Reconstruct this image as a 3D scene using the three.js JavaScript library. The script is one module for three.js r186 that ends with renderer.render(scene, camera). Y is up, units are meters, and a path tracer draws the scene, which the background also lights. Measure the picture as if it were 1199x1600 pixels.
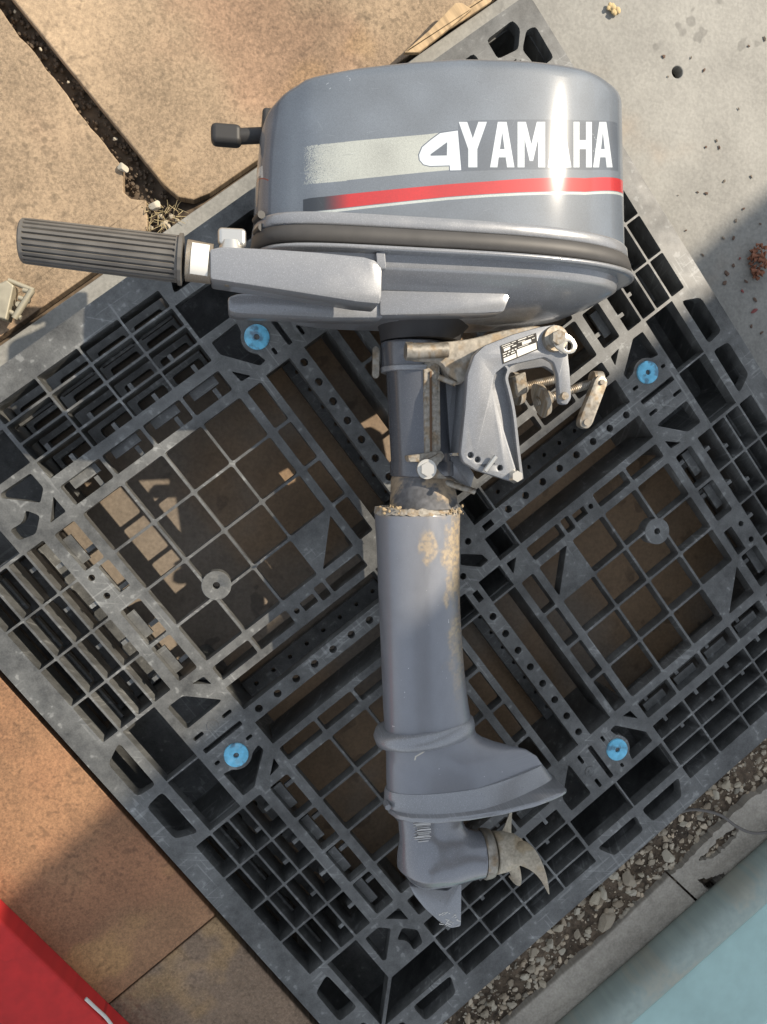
import * as THREE from 'three';
import { mergeGeometries, toCreasedNormals } from 'three/addons/utils/BufferGeometryUtils.js';
import { MarchingCubes } from 'three/addons/objects/MarchingCubes.js';
import { RoundedBoxGeometry } from 'three/addons/geometries/RoundedBoxGeometry.js';

// ---------------------------------------------------------------- camera, sky, sun, exposure
const scene = new THREE.Scene();
const TOP = 0.14;                                   // height of the pallet's deck above the ground
const camera = new THREE.PerspectiveCamera(67.38, 767 / 1024, 0.05, 200);
camera.position.set(-0.1496, 1.0371 + TOP, -0.2918);
camera.up.set(0.6123, -0.0722, -0.7873);
camera.lookAt(-0.1496 + 0.10753, 1.0371 + TOP - 0.97896, -0.2918 + 0.17339);
const SKY = 0.98;
const SUN = new THREE.Vector3(1.066, 1.0, 0.152).normalize();
{ // clear, slightly hazy sky: pale at the horizon, bluer overhead
  const w = 64, h = 64, d = new Float32Array(w * h * 4);
  for (let j = 0; j < h; j++) for (let i = 0; i < w; i++) {
    const el = Math.max(0, Math.sin(((j + 0.5) / h - 0.5) * Math.PI)), t = Math.pow(1 - el, 2.2), k = (j * w + i) * 4;
    d[k] = SKY * (0.52 + 0.30 * t); d[k + 1] = SKY * (0.58 + 0.27 * t); d[k + 2] = SKY * (0.68 + 0.20 * t); d[k + 3] = 1;
  }
  const t = new THREE.DataTexture(d, w, h, THREE.RGBAFormat, THREE.FloatType);
  t.mapping = THREE.EquirectangularReflectionMapping; t.magFilter = THREE.LinearFilter; t.needsUpdate = true;
  scene.background = t; scene.environment = t;
}
const sun = new THREE.DirectionalLight(0xfff1dc, 4.9);
sun.position.copy(SUN).multiplyScalar(8);
sun.castShadow = true;
sun.shadow.mapSize.set(4096, 4096);
sun.shadow.camera.left = -3; sun.shadow.camera.right = 3; sun.shadow.camera.top = 3; sun.shadow.camera.bottom = -3;
sun.shadow.camera.near = 0.5; sun.shadow.camera.far = 20;
sun.shadow.radius = 1;
scene.add(sun); scene.add(sun.target);
const renderer = new THREE.WebGLRenderer({ antialias: true });
renderer.toneMapping = THREE.LinearToneMapping;
renderer.toneMappingExposure = 1.36;
renderer.shadowMap.enabled = true;

// ---------------------------------------------------------------- helpers
let seed = 12345;
const rnd = () => { seed |= 0; seed = seed + 0x6D2B79F5 | 0; let t = Math.imul(seed ^ seed >>> 15, 1 | seed); t = t + Math.imul(t ^ t >>> 7, 61 | t) ^ t; return ((t ^ t >>> 14) >>> 0) / 4294967296; };
const rr = (a, b) => a + (b - a) * rnd();
const lerp = (a, b, t) => a + (b - a) * t, clamp = (x, a = 0, b = 1) => Math.min(b, Math.max(a, x));
const sstep = (a, b, x) => { const t = clamp((x - a) / (b - a)); return t * t * (3 - 2 * t); };
function hash(x, y, s) { let h = Math.imul(x, 374761393) + Math.imul(y, 668265263) + Math.imul(s, 2147483647 - 7919); h = Math.imul(h ^ h >>> 13, 1274126177); return ((h ^ h >>> 16) >>> 0) / 4294967296; }
function vnoise(x, y, s, per) {
  const xi = Math.floor(x), yi = Math.floor(y), fx = x - xi, fy = y - yi, u = fx * fx * (3 - 2 * fx), v = fy * fy * (3 - 2 * fy);
  let x0 = xi, x1 = xi + 1, y0 = yi, y1 = yi + 1;
  if (per) { x0 %= per; x1 %= per; y0 %= per; y1 %= per; }
  const a = hash(x0, y0, s), b = hash(x1, y0, s), c = hash(x0, y1, s), d = hash(x1, y1, s);
  return a + (b - a) * u + (c - a) * v + (a - b - c + d) * u * v;
}
function fbm(x, y, s, oct, per) { let t = 0, w = 0.5, f = 1; for (let i = 0; i < oct; i++) { t += w * vnoise(x * f, y * f, s + i * 17, per ? per * f : 0); w *= 0.5; f *= 2; } return t / (1 - 2 * w); }
const toS = (c) => c <= 0.0031308 ? c * 12.92 : 1.055 * Math.pow(c, 1 / 2.4) - 0.055;
function tex(w, h, fn, srgb = true, repeat = true) {      // fn(u, v, out) -> linear rgb in out[0..2]
  const d = new Uint8Array(w * h * 4), o = [0, 0, 0];
  for (let j = 0; j < h; j++) for (let i = 0; i < w; i++) {
    fn((i + 0.5) / w, (j + 0.5) / h, o);
    const k = (j * w + i) * 4;
    for (let c = 0; c < 3; c++) d[k + c] = 255 * clamp(srgb ? toS(clamp(o[c])) : o[c]);
    d[k + 3] = 255;
  }
  const t = new THREE.DataTexture(d, w, h); t.magFilter = THREE.LinearFilter; t.minFilter = THREE.LinearMipmapLinearFilter; t.generateMipmaps = true;
  if (repeat) t.wrapS = t.wrapT = THREE.RepeatWrapping;
  if (srgb) t.colorSpace = THREE.SRGBColorSpace;
  t.needsUpdate = true; return t;
}
const rep = (t, sx, sy = sx, ox = 0, oy = 0) => { const c = t.clone(); c.repeat.set(sx, sy); c.offset.set(ox, oy); c.needsUpdate = true; return c; };
const mat = (o) => new THREE.MeshStandardMaterial({ side: THREE.DoubleSide, ...o });
const phys = (o) => new THREE.MeshPhysicalMaterial({ side: THREE.DoubleSide, ...o });
const lin = (r, g, b) => new THREE.Color().setRGB(r, g, b);
const used = {};
function numbered(n) { const k = used[n] = (used[n] ?? -1) + 1; return k ? `${n}_${String(k).padStart(3, '0')}` : n; }
function sh(m) { m.castShadow = m.receiveShadow = true; return m; }
function part(name, geo, m, parent) { const o = sh(new THREE.Mesh(Array.isArray(geo) ? mergeGeometries(geo.map(g => { const q = g.index ? g.toNonIndexed() : g; for (const k of Object.keys(q.attributes)) if (!['position', 'normal', 'uv'].includes(k)) q.deleteAttribute(k); return q; })) : geo, m)); o.name = name; parent.add(o); return o; }
function top(name, geo, m, label, category, extra = {}) { const o = part(numbered(name), geo, m, scene); o.userData = { label, category, ...extra }; return o; }
function group(name, label, category, extra = {}) { const g = new THREE.Group(); g.name = numbered(name); g.userData = { label, category, ...extra }; scene.add(g); return g; }

// a pixel of the photograph meets the horizontal plane at height h above the deck
const RR = [[0.78329428, 0.59163794, -0.19082617], [-0.61228092, 0.78733668, -0.07220125], [0.10752745, 0.17339405, 0.97896494]];
const CAM = [-0.1495831, -0.2917598, -1.03713656];
function pix(x, y, h) {                             // -> [worldX, worldZ]
  const a = (x - 599.5) / 1200, b = (y - 800) / 1200, v = [0, 1, 2].map(i => RR[0][i] * a + RR[1][i] * b + RR[2][i]);
  const k = (-h - CAM[2]) / v[2]; return [CAM[0] + k * v[0], CAM[1] + k * v[1]];
}
const G = (x, y, h = 0) => pix(x, y, h - TOP);      // h above the ground

// shape with rounded corners from [x, z] points
function roundPoly(pts, r, P = THREE.Shape) {
  const s = new P(), n = pts.length;
  let area = 0; for (let i = 0; i < n; i++) { const [a, b] = pts[i], [c, d] = pts[(i + 1) % n]; area += a * d - b * c; }
  if (area < 0) pts = pts.slice().reverse();
  for (let i = 0; i < n; i++) {
    const p = pts[(i + n - 1) % n], c = pts[i], q = pts[(i + 1) % n];
    const d1 = Math.hypot(p[0] - c[0], p[1] - c[1]), d2 = Math.hypot(q[0] - c[0], q[1] - c[1]);
    const rad = Math.min(Array.isArray(r) ? r[i] : r, d1 * 0.45, d2 * 0.45);
    const A = [c[0] + (p[0] - c[0]) / d1 * rad, c[1] + (p[1] - c[1]) / d1 * rad], B = [c[0] + (q[0] - c[0]) / d2 * rad, c[1] + (q[1] - c[1]) / d2 * rad];
    i ? s.lineTo(...A) : s.moveTo(...A);
    if (rad > 1e-5) s.quadraticCurveTo(c[0], c[1], B[0], B[1]);
  }
  s.closePath(); return s;
}
// extrude an [x, z] shape downwards: top face at y = yTop
function slab(shape, yTop, depth, bevel = 0, seg = 2, curve = 3) {
  const g = new THREE.ExtrudeGeometry(shape, bevel ? { depth: depth - 2 * bevel, bevelEnabled: true, bevelThickness: bevel, bevelSize: bevel, bevelOffset: -bevel, bevelSegments: seg, curveSegments: curve } : { depth, bevelEnabled: false, curveSegments: curve });
  g.rotateX(Math.PI / 2); g.translate(0, yTop - (bevel ? bevel : 0), 0); return g;
}
// loft through closed rings of [x, y, z]
function loft(rings, caps = true, smooth = true) {
  const n = rings[0].length, m = rings.length, pos = [], uv = [], idx = [];
  rings.forEach(r => r.forEach(p => { pos.push(...p); uv.push(p[0], p[2]); }));
  for (let j = 0; j < m - 1; j++) for (let i = 0; i < n; i++) { const a = j * n + i, b = j * n + (i + 1) % n, c = a + n, d = b + n; idx.push(a, b, d, a, d, c); }
  if (caps) for (const j of [0, m - 1]) {
    const c = rings[j].reduce((s, p) => [s[0] + p[0] / n, s[1] + p[1] / n, s[2] + p[2] / n], [0, 0, 0]);
    const base = pos.length / 3; pos.push(...c); uv.push(c[0], c[2]);
    rings[j].forEach(p => { pos.push(...p); uv.push(p[0], p[2]); });
    for (let i = 0; i < n; i++) j ? idx.push(base, base + 1 + i, base + 1 + (i + 1) % n) : idx.push(base, base + 1 + (i + 1) % n, base + 1 + i);
  }
  const g = new THREE.BufferGeometry(); g.setAttribute('position', new THREE.Float32BufferAttribute(pos, 3)); g.setAttribute('uv', new THREE.Float32BufferAttribute(uv, 2)); g.setIndex(idx); g.computeVertexNormals();
  // make sure normals point outwards
  return g;
}
function planarUV(g) { const p = g.attributes.position, a = new Float32Array(p.count * 2); for (let i = 0; i < p.count; i++) { a[2 * i] = p.getX(i) + p.getY(i) * 0.31; a[2 * i + 1] = p.getZ(i) + p.getY(i) * 0.57; } g.setAttribute('uv', new THREE.BufferAttribute(a, 2)); return g; }
function rod(a, b, r1, r2 = r1, seg = 20) {          // tapered cylinder between two points
  const A = new THREE.Vector3(...a), B = new THREE.Vector3(...b), d = B.clone().sub(A);
  const g = new THREE.CylinderGeometry(r2, r1, d.length(), seg, 1); g.translate(0, d.length() / 2, 0);
  g.applyQuaternion(new THREE.Quaternion().setFromUnitVectors(new THREE.Vector3(0, 1, 0), d.normalize())); g.translate(...a); return g;
}
function box(cx, cy, cz, sx, sy, sz, r = 0) { const g = r ? new RoundedBoxGeometry(sx, sy, sz, 2, r) : new THREE.BoxGeometry(sx, sy, sz); g.translate(cx, cy, cz); return g; }
const rect = (a0, a1, b0, b1) => [[a0, b0], [a1, b0], [a1, b1], [a0, b1]];
const circ = (x, z, r, n = 18) => Array.from({ length: n }, (_, i) => [x + r * Math.cos(i / n * 6.28319), z + r * Math.sin(i / n * 6.28319)]);

// ---------------------------------------------------------------- surface textures
const grain = (u, v, s, per) => hash(Math.floor(u * per), Math.floor(v * per), s);
// rusty brown steel plate, 1.5 m tile
function rustTex(size, s, opt = {}) {
  return tex(size, size, (u, v, o) => {
    const big = fbm(u * 4, v * 4, s, 4, 4), mid = fbm(u * 22, v * 22, s + 5, 3, 22), g1 = vnoise(u * 520, v * 520, s + 9, 520), g2 = vnoise(u * 260, v * 260, s + 11, 260), g3 = hash(Math.floor(u * size), Math.floor(v * size), s);
    let k = 0.88 + (big - 0.5) * 0.62 + (mid - 0.5) * 0.45 + (g1 - 0.5) * 0.34 + (g2 - 0.5) * 0.14 + (g3 - 0.5) * 0.40;
    const red = sstep(0.45, 0.68, fbm(u * 6 + 3, v * 6, s + 31, 4, 6)), yel = sstep(0.66, 0.76, fbm(u * 9, v * 9 + 2, s + 41, 4, 9));
    const dark = sstep(0.60, 0.78, fbm(u * 190, v * 190, s + 51, 2, 190)) * 0.30 * sstep(0.42, 0.62, mid);
    k *= 1 - dark;
    const c = opt.c || [0.365, 0.268, 0.172], Y = opt.c ? 0.3 : 0.2;
    o[0] = k * lerp(c[0], c[0] * 0.98, red) ; o[1] = k * lerp(c[1], c[1] * 0.87, red); o[2] = k * lerp(c[2], c[2] * 0.86, red);
    o[0] = lerp(o[0], 0.48 * k, yel * Y); o[1] = lerp(o[1], 0.29 * k, yel * Y); o[2] = lerp(o[2], 0.10 * k, yel * Y);
  });
}
const grainBump = tex(1024, 1024, (u, v, o) => { const g = 0.6 * vnoise(u * 300, v * 300, 3, 300) + 0.3 * vnoise(u * 140, v * 140, 8, 140) + 0.2 * fbm(u * 20, v * 20, 4, 3, 20); o[0] = o[1] = o[2] = g * 0.85; }, false);
const rustA = rustTex(2048, 11), rustB = rustTex(1024, 77, { c: [0.28, 0.15, 0.075] });
// grey painted steel with rust stains under the pallet, 1.6 m tile
const greyPlate = tex(2048, 2048, (u, v, o) => {          // one map for the whole plate: x -0.5 .. 1.1, z -0.62 .. 0.98
  const x = -0.5 + u * 1.6, z = -0.62 + v * 1.6;
  const big = fbm(u * 5, v * 5, 201, 5), mid = fbm(u * 26, v * 26, 211, 4), g1 = vnoise(u * 480, v * 480, 221, 0), g3 = hash(Math.floor(u * 2048), Math.floor(v * 2048), 5);
  let k = 0.86 + (big - 0.5) * 0.36 + (mid - 0.5) * 0.42 + (g1 - 0.5) * 0.22 + (g3 - 0.5) * 0.16;
  const spot = sstep(0.66, 0.74, fbm(u * 60, v * 60, 231, 3)) * sstep(0.48, 0.62, fbm(u * 8, v * 8, 233, 3)) * 0.35;
  k *= 1 - spot;
  const n = fbm(u * 7 + 0.3, v * 7, 241, 5), inner = sstep(0.52, 0.44, x + (n - 0.5) * 0.3) * sstep(-0.575, -0.545, z + (n - 0.5) * 0.04);
  const rust = Math.max(inner * (0.45 + 0.55 * sstep(0.36, 0.62, n)), sstep(0.55, 0.72, n) * 0.35);
  k *= 1 - 0.15 * inner;
  o[0] = k * lerp(0.25, 0.29, rust); o[1] = k * lerp(0.243, 0.19, rust); o[2] = k * lerp(0.218, 0.107, rust);
}, true, false);
const plastic = tex(1024, 1024, (u, v, o) => {           // black recycled plastic with dust and scuffs, 0.5 m tile
  const a = fbm(u * 9, v * 9, 401, 5, 9), b = fbm(u * 60, v * 60, 411, 3, 60), c = vnoise(u * 400, v * 400, 421, 400);
  const t = (u + v) * 0.7071, w = (u - v) * 0.7071;
  let sc = sstep(0.80, 0.9, vnoise(u * 12, v * 220, 431, 0)) + sstep(0.8, 0.9, vnoise(u * 220, v * 12, 433, 0)) + sstep(0.82, 0.92, vnoise(t * 14, w * 260, 435, 0));
  sc *= sstep(0.5, 0.66, a);
  const k = Math.max(0.02, 0.094 + (a - 0.5) * 0.12 + (b - 0.5) * 0.06 + (c - 0.5) * 0.03 + sc * 0.07 + sstep(0.72, 0.84, b) * 0.07);
  o[0] = k * 0.98; o[1] = k; o[2] = k * 0.97;
});
const plasticR = tex(512, 512, (u, v, o) => { o[0] = o[1] = o[2] = 0.36 + 0.34 * fbm(u * 24, v * 24, 451, 4, 24); }, false);
const flake = tex(1024, 1024, (u, v, o) => {
  const a = fbm(u * 6, v * 6, 501, 4, 6), f = hash(Math.floor(u * 512), Math.floor(v * 512), 511), f2 = vnoise(u * 400, v * 400, 515, 400);
  let k = 0.86 + (a - 0.5) * 0.14 + (f2 - 0.5) * 0.16; if (f > 0.955) k += 0.45;
  o[0] = o[1] = o[2] = k * 0.8;
});
const smudge = tex(512, 512, (u, v, o) => { o[0] = o[1] = o[2] = 0.75 + 0.4 * (fbm(u * 10, v * 10, 551, 5, 10) - 0.5); }, false);
const dirtMetal = tex(512, 512, (u, v, o) => {
  const a = fbm(u * 20, v * 20, 601, 4, 20), b = fbm(u * 50, v * 50, 611, 3, 50), r = sstep(0.4, 0.7, a);
  const k = 0.82 + (b - 0.5) * 0.7;
  o[0] = k * lerp(0.37, 0.31, r); o[1] = k * lerp(0.34, 0.245, r); o[2] = k * lerp(0.29, 0.17, r);
});
const concreteT = tex(1024, 1024, (u, v, o) => {
  const a = fbm(u * 5, v * 5, 701, 5, 5), b = fbm(u * 60, v * 60, 711, 3, 60), c = vnoise(u * 300, v * 300, 715, 300);
  const k = 0.85 + (a - 0.5) * 0.5 + (b - 0.5) * 0.3 + (c - 0.5) * 0.25; o[0] = k * 0.38; o[1] = k * 0.345; o[2] = k * 0.29;
});
const soilT = tex(1024, 1024, (u, v, o) => {
  const a = fbm(u * 8, v * 8, 801, 5, 8), b = fbm(u * 80, v * 80, 811, 3, 80); const k = 0.6 + (a - 0.5) * 0.7 + (b - 0.5) * 0.9;
  o[0] = k * 0.17; o[1] = k * 0.125; o[2] = k * 0.085;
});

// ---------------------------------------------------------------- ground and steel plates
function struct(name, geo, m, label) { const o = part(numbered(name), geo, m, scene); o.userData = { kind: 'structure', label, category: name.replace(/_/g, ' ') }; return o; }
{ // bare earth sheet, far below nothing: reaches the horizon
  const g = new THREE.PlaneGeometry(160, 160); g.rotateX(-Math.PI / 2); g.translate(0, -0.03, 0);
  struct('ground', g, mat({ map: rep(soilT, 200), roughness: 1 }), 'dark bare earth under the steel plates');
}
const LL = 0.131, SEAM = 0.195;                      // the plates along the lower-left edge lie higher, on bearers
const PT = 0.022;                                    // plate thickness
const uvS = (g, s, ox = 0, oy = 0) => { const p = g.attributes.position, a = g.attributes.uv; for (let i = 0; i < p.count; i++) a.setXY(i, p.getX(i) / s + ox, p.getZ(i) / s + oy); return g; };
const rustMat = mat({ map: rustA, roughness: 0.86, bumpMap: grainBump, bumpScale: 0.0006, metalness: 0 });
const rustMat2 = mat({ map: rustB, roughness: 0.8, bumpMap: grainBump, bumpScale: 0.0008 });
top('steel_plate', uvS(slab(roundPoly([[0.012, -0.614], [1.7, -0.600], [1.7, -2.0], [0.0, -2.0], [-0.004, -0.97]], [0.001, 0.001, 0.001, 0.01, 0.045]), 0, PT, 0.002), 1.5), rustMat,
  'rusty brown steel plate with a rounded corner, behind the pallet', 'steel plate', { group: 'brown steel plates' });
{ // the plate on the other side of the open joint: worn, broken corner
  const e = [[-1.7, -2], [-0.034, -2]];
  for (let i = 0; i <= 26; i++) { const t = i / 26; e.push([lerp(-0.0275, -0.0225, t) + rr(-0.002, 0.002) - (t > 0.86 ? 0.02 * Math.sin((t - 0.86) / 0.14 * 3.1) : 0), lerp(-1.0, -0.655, t)]); }
  e.push([-0.045, -0.625], [-0.06, -0.617], [-1.7, -0.622]);
  top('steel_plate', uvS(slab(roundPoly(e, 0.0005), -0.001, PT, 0.0015), 1.5, 0.37, 0.21), rustMat,
    'rusty brown steel plate under the tiller grip, worn at its corner', 'steel plate', { group: 'brown steel plates' });
}
{ // grey plate on which the pallet stands, with a lifting hole
  const s = roundPoly([[-0.5, -0.6085], [1.08, -0.600], [1.08, 0.58], [-0.5, 0.58]], 0.002);
  const [hx, hz] = G(1058, 113);
  s.holes.push(roundPoly(circ(hx, hz, 0.0095, 20), 0.0, THREE.Path));
  const g = group('steel_plate', 'grey rust-stained steel plate with a round lifting hole, lying under the pallet', 'steel plate');
  part('plate', uvS(slab(s, 0.001, PT, 0.0015), 1.6, 0.3125, 0.3875), mat({ map: greyPlate, roughness: 0.66, bumpMap: grainBump, bumpScale: 0.0004 }), g);
}
top('steel_plate', uvS(slab(roundPoly([[-1.3, -0.50], [-0.560, -0.50], [-0.560, SEAM], [-1.3, SEAM]], 0.003), LL, 0.03, 0.0015), 1.1, 0.6, 0.1), rustMat2,
  'orange-brown rusty steel plate along the pallet beside the red panel', 'steel plate', { group: 'brown steel plates' });
{ // rough plate with a worn grid of raised dots
  const bump = tex(512, 512, (u, v, o) => { const a = vnoise(u * 40, v * 40, 901, 40) * 0.5 + vnoise(u * 90, v * 90, 905, 90) * 0.5, gx = Math.abs(Math.sin(u * 3.14159 * 10)), gz = Math.abs(Math.sin(v * 3.14159 * 10)); o[0] = o[1] = o[2] = 0.55 * a + 0.4 * Math.min(1, 1.6 * Math.min(gx, gz)) * (0.5 + 0.5 * fbm(u * 6, v * 6, 911, 3, 6)); }, false);
  const m = mat({ map: rustTex(1024, 93, { c: [0.215, 0.15, 0.10] }), roughness: 0.95, bumpMap: rep(bump, 3.2), bumpScale: 0.005 });
  top('steel_plate', uvS(slab(roundPoly([[-1.3, SEAM + 0.003], [-0.562, SEAM + 0.003], [-0.562, 0.9], [-1.3, 0.9]], 0.003), LL - 0.002, 0.03, 0.0015), 1.0), m,
    'rough brown steel plate with worn raised pattern at the pallet corner', 'steel plate', { group: 'brown steel plates' });
}

// ---------------------------------------------------------------- the black plastic pallet
const pal = group('plastic_pallet', 'scuffed black plastic pallet of open ribs under the outboard motor', 'pallet');
pal.position.y = TOP;
const plM = mat({ map: rep(plastic, 2), roughnessMap: rep(plasticR, 2), roughness: 0.85, metalness: 0 });
{
  const rot = (k) => ([a, b]) => { for (let i = 0; i < k; i++) [a, b] = [-b, a]; return [a, b]; };
  const mir = (p) => p.map(([a, b]) => [-a, b]), swp = (p) => p.map(([a, b]) => [b, a]);
  const N = [0.0965, 0.158, 0.2205, 0.2845, 0.3475];
  const span = (i, w = 0.0018) => [i ? N[i] + w : N[0], i < 3 ? N[i + 1] - w : N[4]];
  const rows = [[0.406, 0.4322], [0.4352, 0.4592], [0.4622, 0.488], [0.491, 0.5155]], cols = [[0.096, 0.1565], [0.1595, 0.219], [0.222, 0.283], [0.286, 0.3505]];
  const rowHoles = []; for (const [b0, b1] of rows) for (const [a0, a1] of cols) rowHoles.push([rect(a0, a1, b0, b1), 0.002]);
  function holesFor(k) {
    const H = []; const add = (p, r = 0.003) => H.push([p, r]);
    const both = (p, r) => { add(p, r); add(mir(p), r); };
    // arm towards +b
    both(rect(0.0125, 0.052, 0.0565, 0.0930), 0.001); add(rect(-0.0045, 0.005, 0.064, 0.081), 0.001);
    for (let i = 0; i < 8; i++) add(circ(0, 0.110 + 0.032 * i, 0.0055, 14), 0);
    both(rect(0.0118, 0.0515, 0.0958, 0.350), 0.001); add(circ(0, 0.0355, 0.005, 14), 0);
    add([[0.0165, 0.0075], [0.0405, 0.028], [0.0430, 0.0405], [0.0285, 0.0415], [0.0065, 0.0200]], 0.002);
    // arm end plate
    add(rect(-0.004, 0.0035, 0.3635, 0.4260), 0.002); add(rect(0.0205, 0.0255, 0.3635, 0.3735), 0.002); add(rect(0.0205, 0.0255, 0.4185, 0.4260), 0.002);
    add(rect(-0.0250, -0.0195, 0.3635, 0.3785), 0.002); add(rect(-0.0250, -0.0195, 0.4105, 0.4260), 0.002);
    { const c = []; for (let i = 0; i <= 6; i++) { const t = lerp(-0.95, 0.95, i / 6); c.push([0.0305 + 0.0215 * Math.cos(t), 0.396 + 0.0215 * Math.sin(t)]); }
      add([[0.0395, 0.3655], [0.0500, 0.3645], [0.0830, 0.4060], [0.0825, 0.4245], [0.0405, 0.4260], ...c.reverse()], 0.0022); }
    add([[-0.0795, 0.3995], [-0.0420, 0.3640], [-0.0405, 0.3700], [-0.0398, 0.4240], [-0.0800, 0.4250]], 0.004);
    both([[0.0675, 0.361], [0.0825, 0.3625], [0.0846, 0.3806]], 0.002);
    both(rect(0.0012, 0.0915, 0.4365, 0.4880), 0.001);
    both([[0.0062, 0.5010], [0.0830, 0.5005], [0.0690, 0.5292], [0.0096, 0.5290]], 0.006);
    // panel
    add([[0.0613, 0.0606], [0.079, 0.0625], [0.0608, 0.0795]], 0.002);
    for (let i = 0; i < 4; i++) {
      const [s0, s1] = span(i); const p = rect(s0 + 0.001, s1, 0.062, 0.0848);
      if (!(k % 2 === 0 && i === 1)) add(p, 0.003); else { add(rect(0.161, 0.176, 0.062, 0.0848), 0.003); add(rect(0.181, 0.203, 0.066, 0.080), 0.001); add(circ(0.212, 0.074, 0.004, 12), 0); }
      add(swp(p), 0.003);
    }
    for (let i = 0; i < 4; i++) for (let j = 0; j < 4; j++) {
      const [a0, a1] = span(i), [b0, b1] = span(j);
      if (!i && !j) add([[a0, b0], [0.150, b0], [a0, 0.150]], 0.003);
      else if (i === 3 && j === 3 && k === 0) add([[a1, b0 + 0.008], [a1, b1], [a0 + 0.008, b1]], 0.003);
      else add(rect(a0, a1, b0, b1), 0.0035);
    }
    // strips outside the panel
    for (let i = 0; i < 4; i++) {
      const [s0, s1] = span(i); const p = rect(s0 + 0.001, s1, 0.3610, 0.3915);
      add(p, 0.003);
      if (k % 2 === 0 && i === 2) { add(swp(rect(0.2385, 0.282, 0.3590, 0.3755)), 0.002); add(circ(0.3905, 0.2457, 0.0045, 12), 0); add(circ(0.3905, 0.2759, 0.0045, 12), 0); } else add(swp(p), 0.003);
    }
    rowHoles.forEach(([p, r]) => { add(p, r); add(swp(p), r); });
    // corner
    add([[0.3856, 0.3622], [0.3612, 0.3622], [0.3612, 0.3867]], 0.002);
    add([[0.4290, 0.3680], [0.4075, 0.3620], [0.3890, 0.3770], [0.3985, 0.3935], [0.4060, 0.3860], [0.4140, 0.3830], [0.4285, 0.3850]], 0.004);
    add([[0.3785, 0.3895], [0.3637, 0.4020], [0.3640, 0.4260], [0.4085, 0.4276], [0.4115, 0.4225]], 0.003);
    const bc = [[0.3560, 0.4365], [0.4345, 0.4365], [0.4865, 0.4885], [0.3560, 0.4885]]; add(bc, 0.001); add(swp(bc).map(([a, b]) => [a + 0.0016, b - 0.0016]), 0.001);
    const rw = [[0.3680, 0.4985], [0.4380, 0.4965], [0.4375, 0.5280], [0.3785, 0.5265]]; add(rw, 0.006); add(swp(rw), 0.006);
    const cw = [[0.4625, 0.5320], [0.5100, 0.5335], [0.5128, 0.5190], [0.4945, 0.4985], [0.4615, 0.5035]]; add(cw, 0.005); add(swp(cw), 0.005);
    return H;
  }
  const outline = roundPoly([[-0.55, -0.55], [0.55, -0.55], [0.55, 0.55], [-0.55, 0.55]], 0.012);
  for (let k = 0; k < 4; k++) for (const [p, r] of holesFor(k)) outline.holes.push(r ? roundPoly(p.map(rot(k)), r, THREE.Path) : roundPoly(p.map(rot(k)), 0, THREE.Path));
  part('top_deck', planarUV(slab(outline, 0, 0.021, 0, 1, 2)), plM, pal);
  // deeper ribs of the edge strips
  const beams = [];
  for (let k = 0; k < 4; k++) for (const sw of [0, 1]) {
    let r = rect(0.0925, 0.3535, 0.3935, 0.5495); if (sw) r = swp(r);
    const s = roundPoly(r.map(rot(k)), 0.0005);
    for (const [p, q] of rowHoles) s.holes.push(roundPoly((sw ? swp(p) : p).map(rot(k)), q, THREE.Path));
    beams.push(planarUV(slab(s, -0.0212, 0.026, 0, 1, 2)));
  }
  part('edge_ribs', beams, plM, pal);
  const tabs = [];
  for (let k = 0; k < 4; k++) for (const sw of [0, 1]) {
    const put = (a, b, y, sa, sb, sy) => { const c = rot(k)(sw ? [b, a] : [a, b]), flip = (k % 2) !== sw; tabs.push(planarUV(box(c[0], y, c[1], flip ? sb : sa, sy, flip ? sa : sb))); };
    for (let i = 0; i < 4; i++) {
      const am = (cols[i][0] + cols[i][1]) / 2;
      put(am - 0.006, rows[0][0] + 0.0052, -0.012, 0.0055, 0.0100, 0.018); put(am + 0.010, rows[1][0] + 0.0048, -0.016, 0.0055, 0.0092, 0.020);
      put(am, rows[2][1] - 0.0018, -0.040, 0.050, 0.0034, 0.010); put(am, rows[3][0] + 0.0030, -0.043, 0.046, 0.0058, 0.006);
      const [s0, s1] = span(i); put((s0 + s1) / 2, 0.3850, -0.018, 0.040, 0.0125, 0.005); put((s0 + s1) / 2 - 0.010, 0.3690, -0.018, 0.006, 0.0155, 0.005);
    }
  }
  part('tabs', tabs, plM, pal);
  // bottom deck: perimeter rails with slots and the crossing bars
  const bot = [];
  for (let k = 0; k < 4; k++) for (const sw of [0, 1]) {
    let r = rect(0.0970, 0.3510, 0.4100, 0.5350); if (sw) r = swp(r);
    const s = roundPoly(r.map(rot(k)), 0.002);
    for (const [a0, a1] of cols) for (const b of [0.418, 0.446, 0.476, 0.504]) { const p = rect(a0 + 0.007, a1 - 0.006, b, b + 0.015); s.holes.push(roundPoly((sw ? swp(p) : p).map(rot(k)), 0.004, THREE.Path)); }
    bot.push(planarUV(slab(s, -0.115, 0.018, 0, 1, 2)));
  }
  for (let k = 0; k < 4; k++) {
    const s = roundPoly(rect(-0.0135, 0.0135, 0.097, 0.352).map(rot(k)), 0.0005); for (let i = 0; i < 8; i++) s.holes.push(roundPoly(circ(0, 0.110 + 0.032 * i, 0.0035, 10).map(rot(k)), 0, THREE.Path));
    bot.push(planarUV(slab(s, -0.118, 0.012, 0, 1, 2)));
  }
  part('bottom_deck', bot, plM, pal);
  // trough walls hanging under the deck
  const tw = [];
  for (let k = 0; k < 4; k++) for (const s of [-1, 1]) { const c = rot(k)([s * 0.0545, 0.2235]); tw.push(planarUV(box(c[0], -0.052, c[1], k % 2 ? 0.255 : 0.0035, 0.0616, k % 2 ? 0.0035 : 0.255))); }
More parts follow.
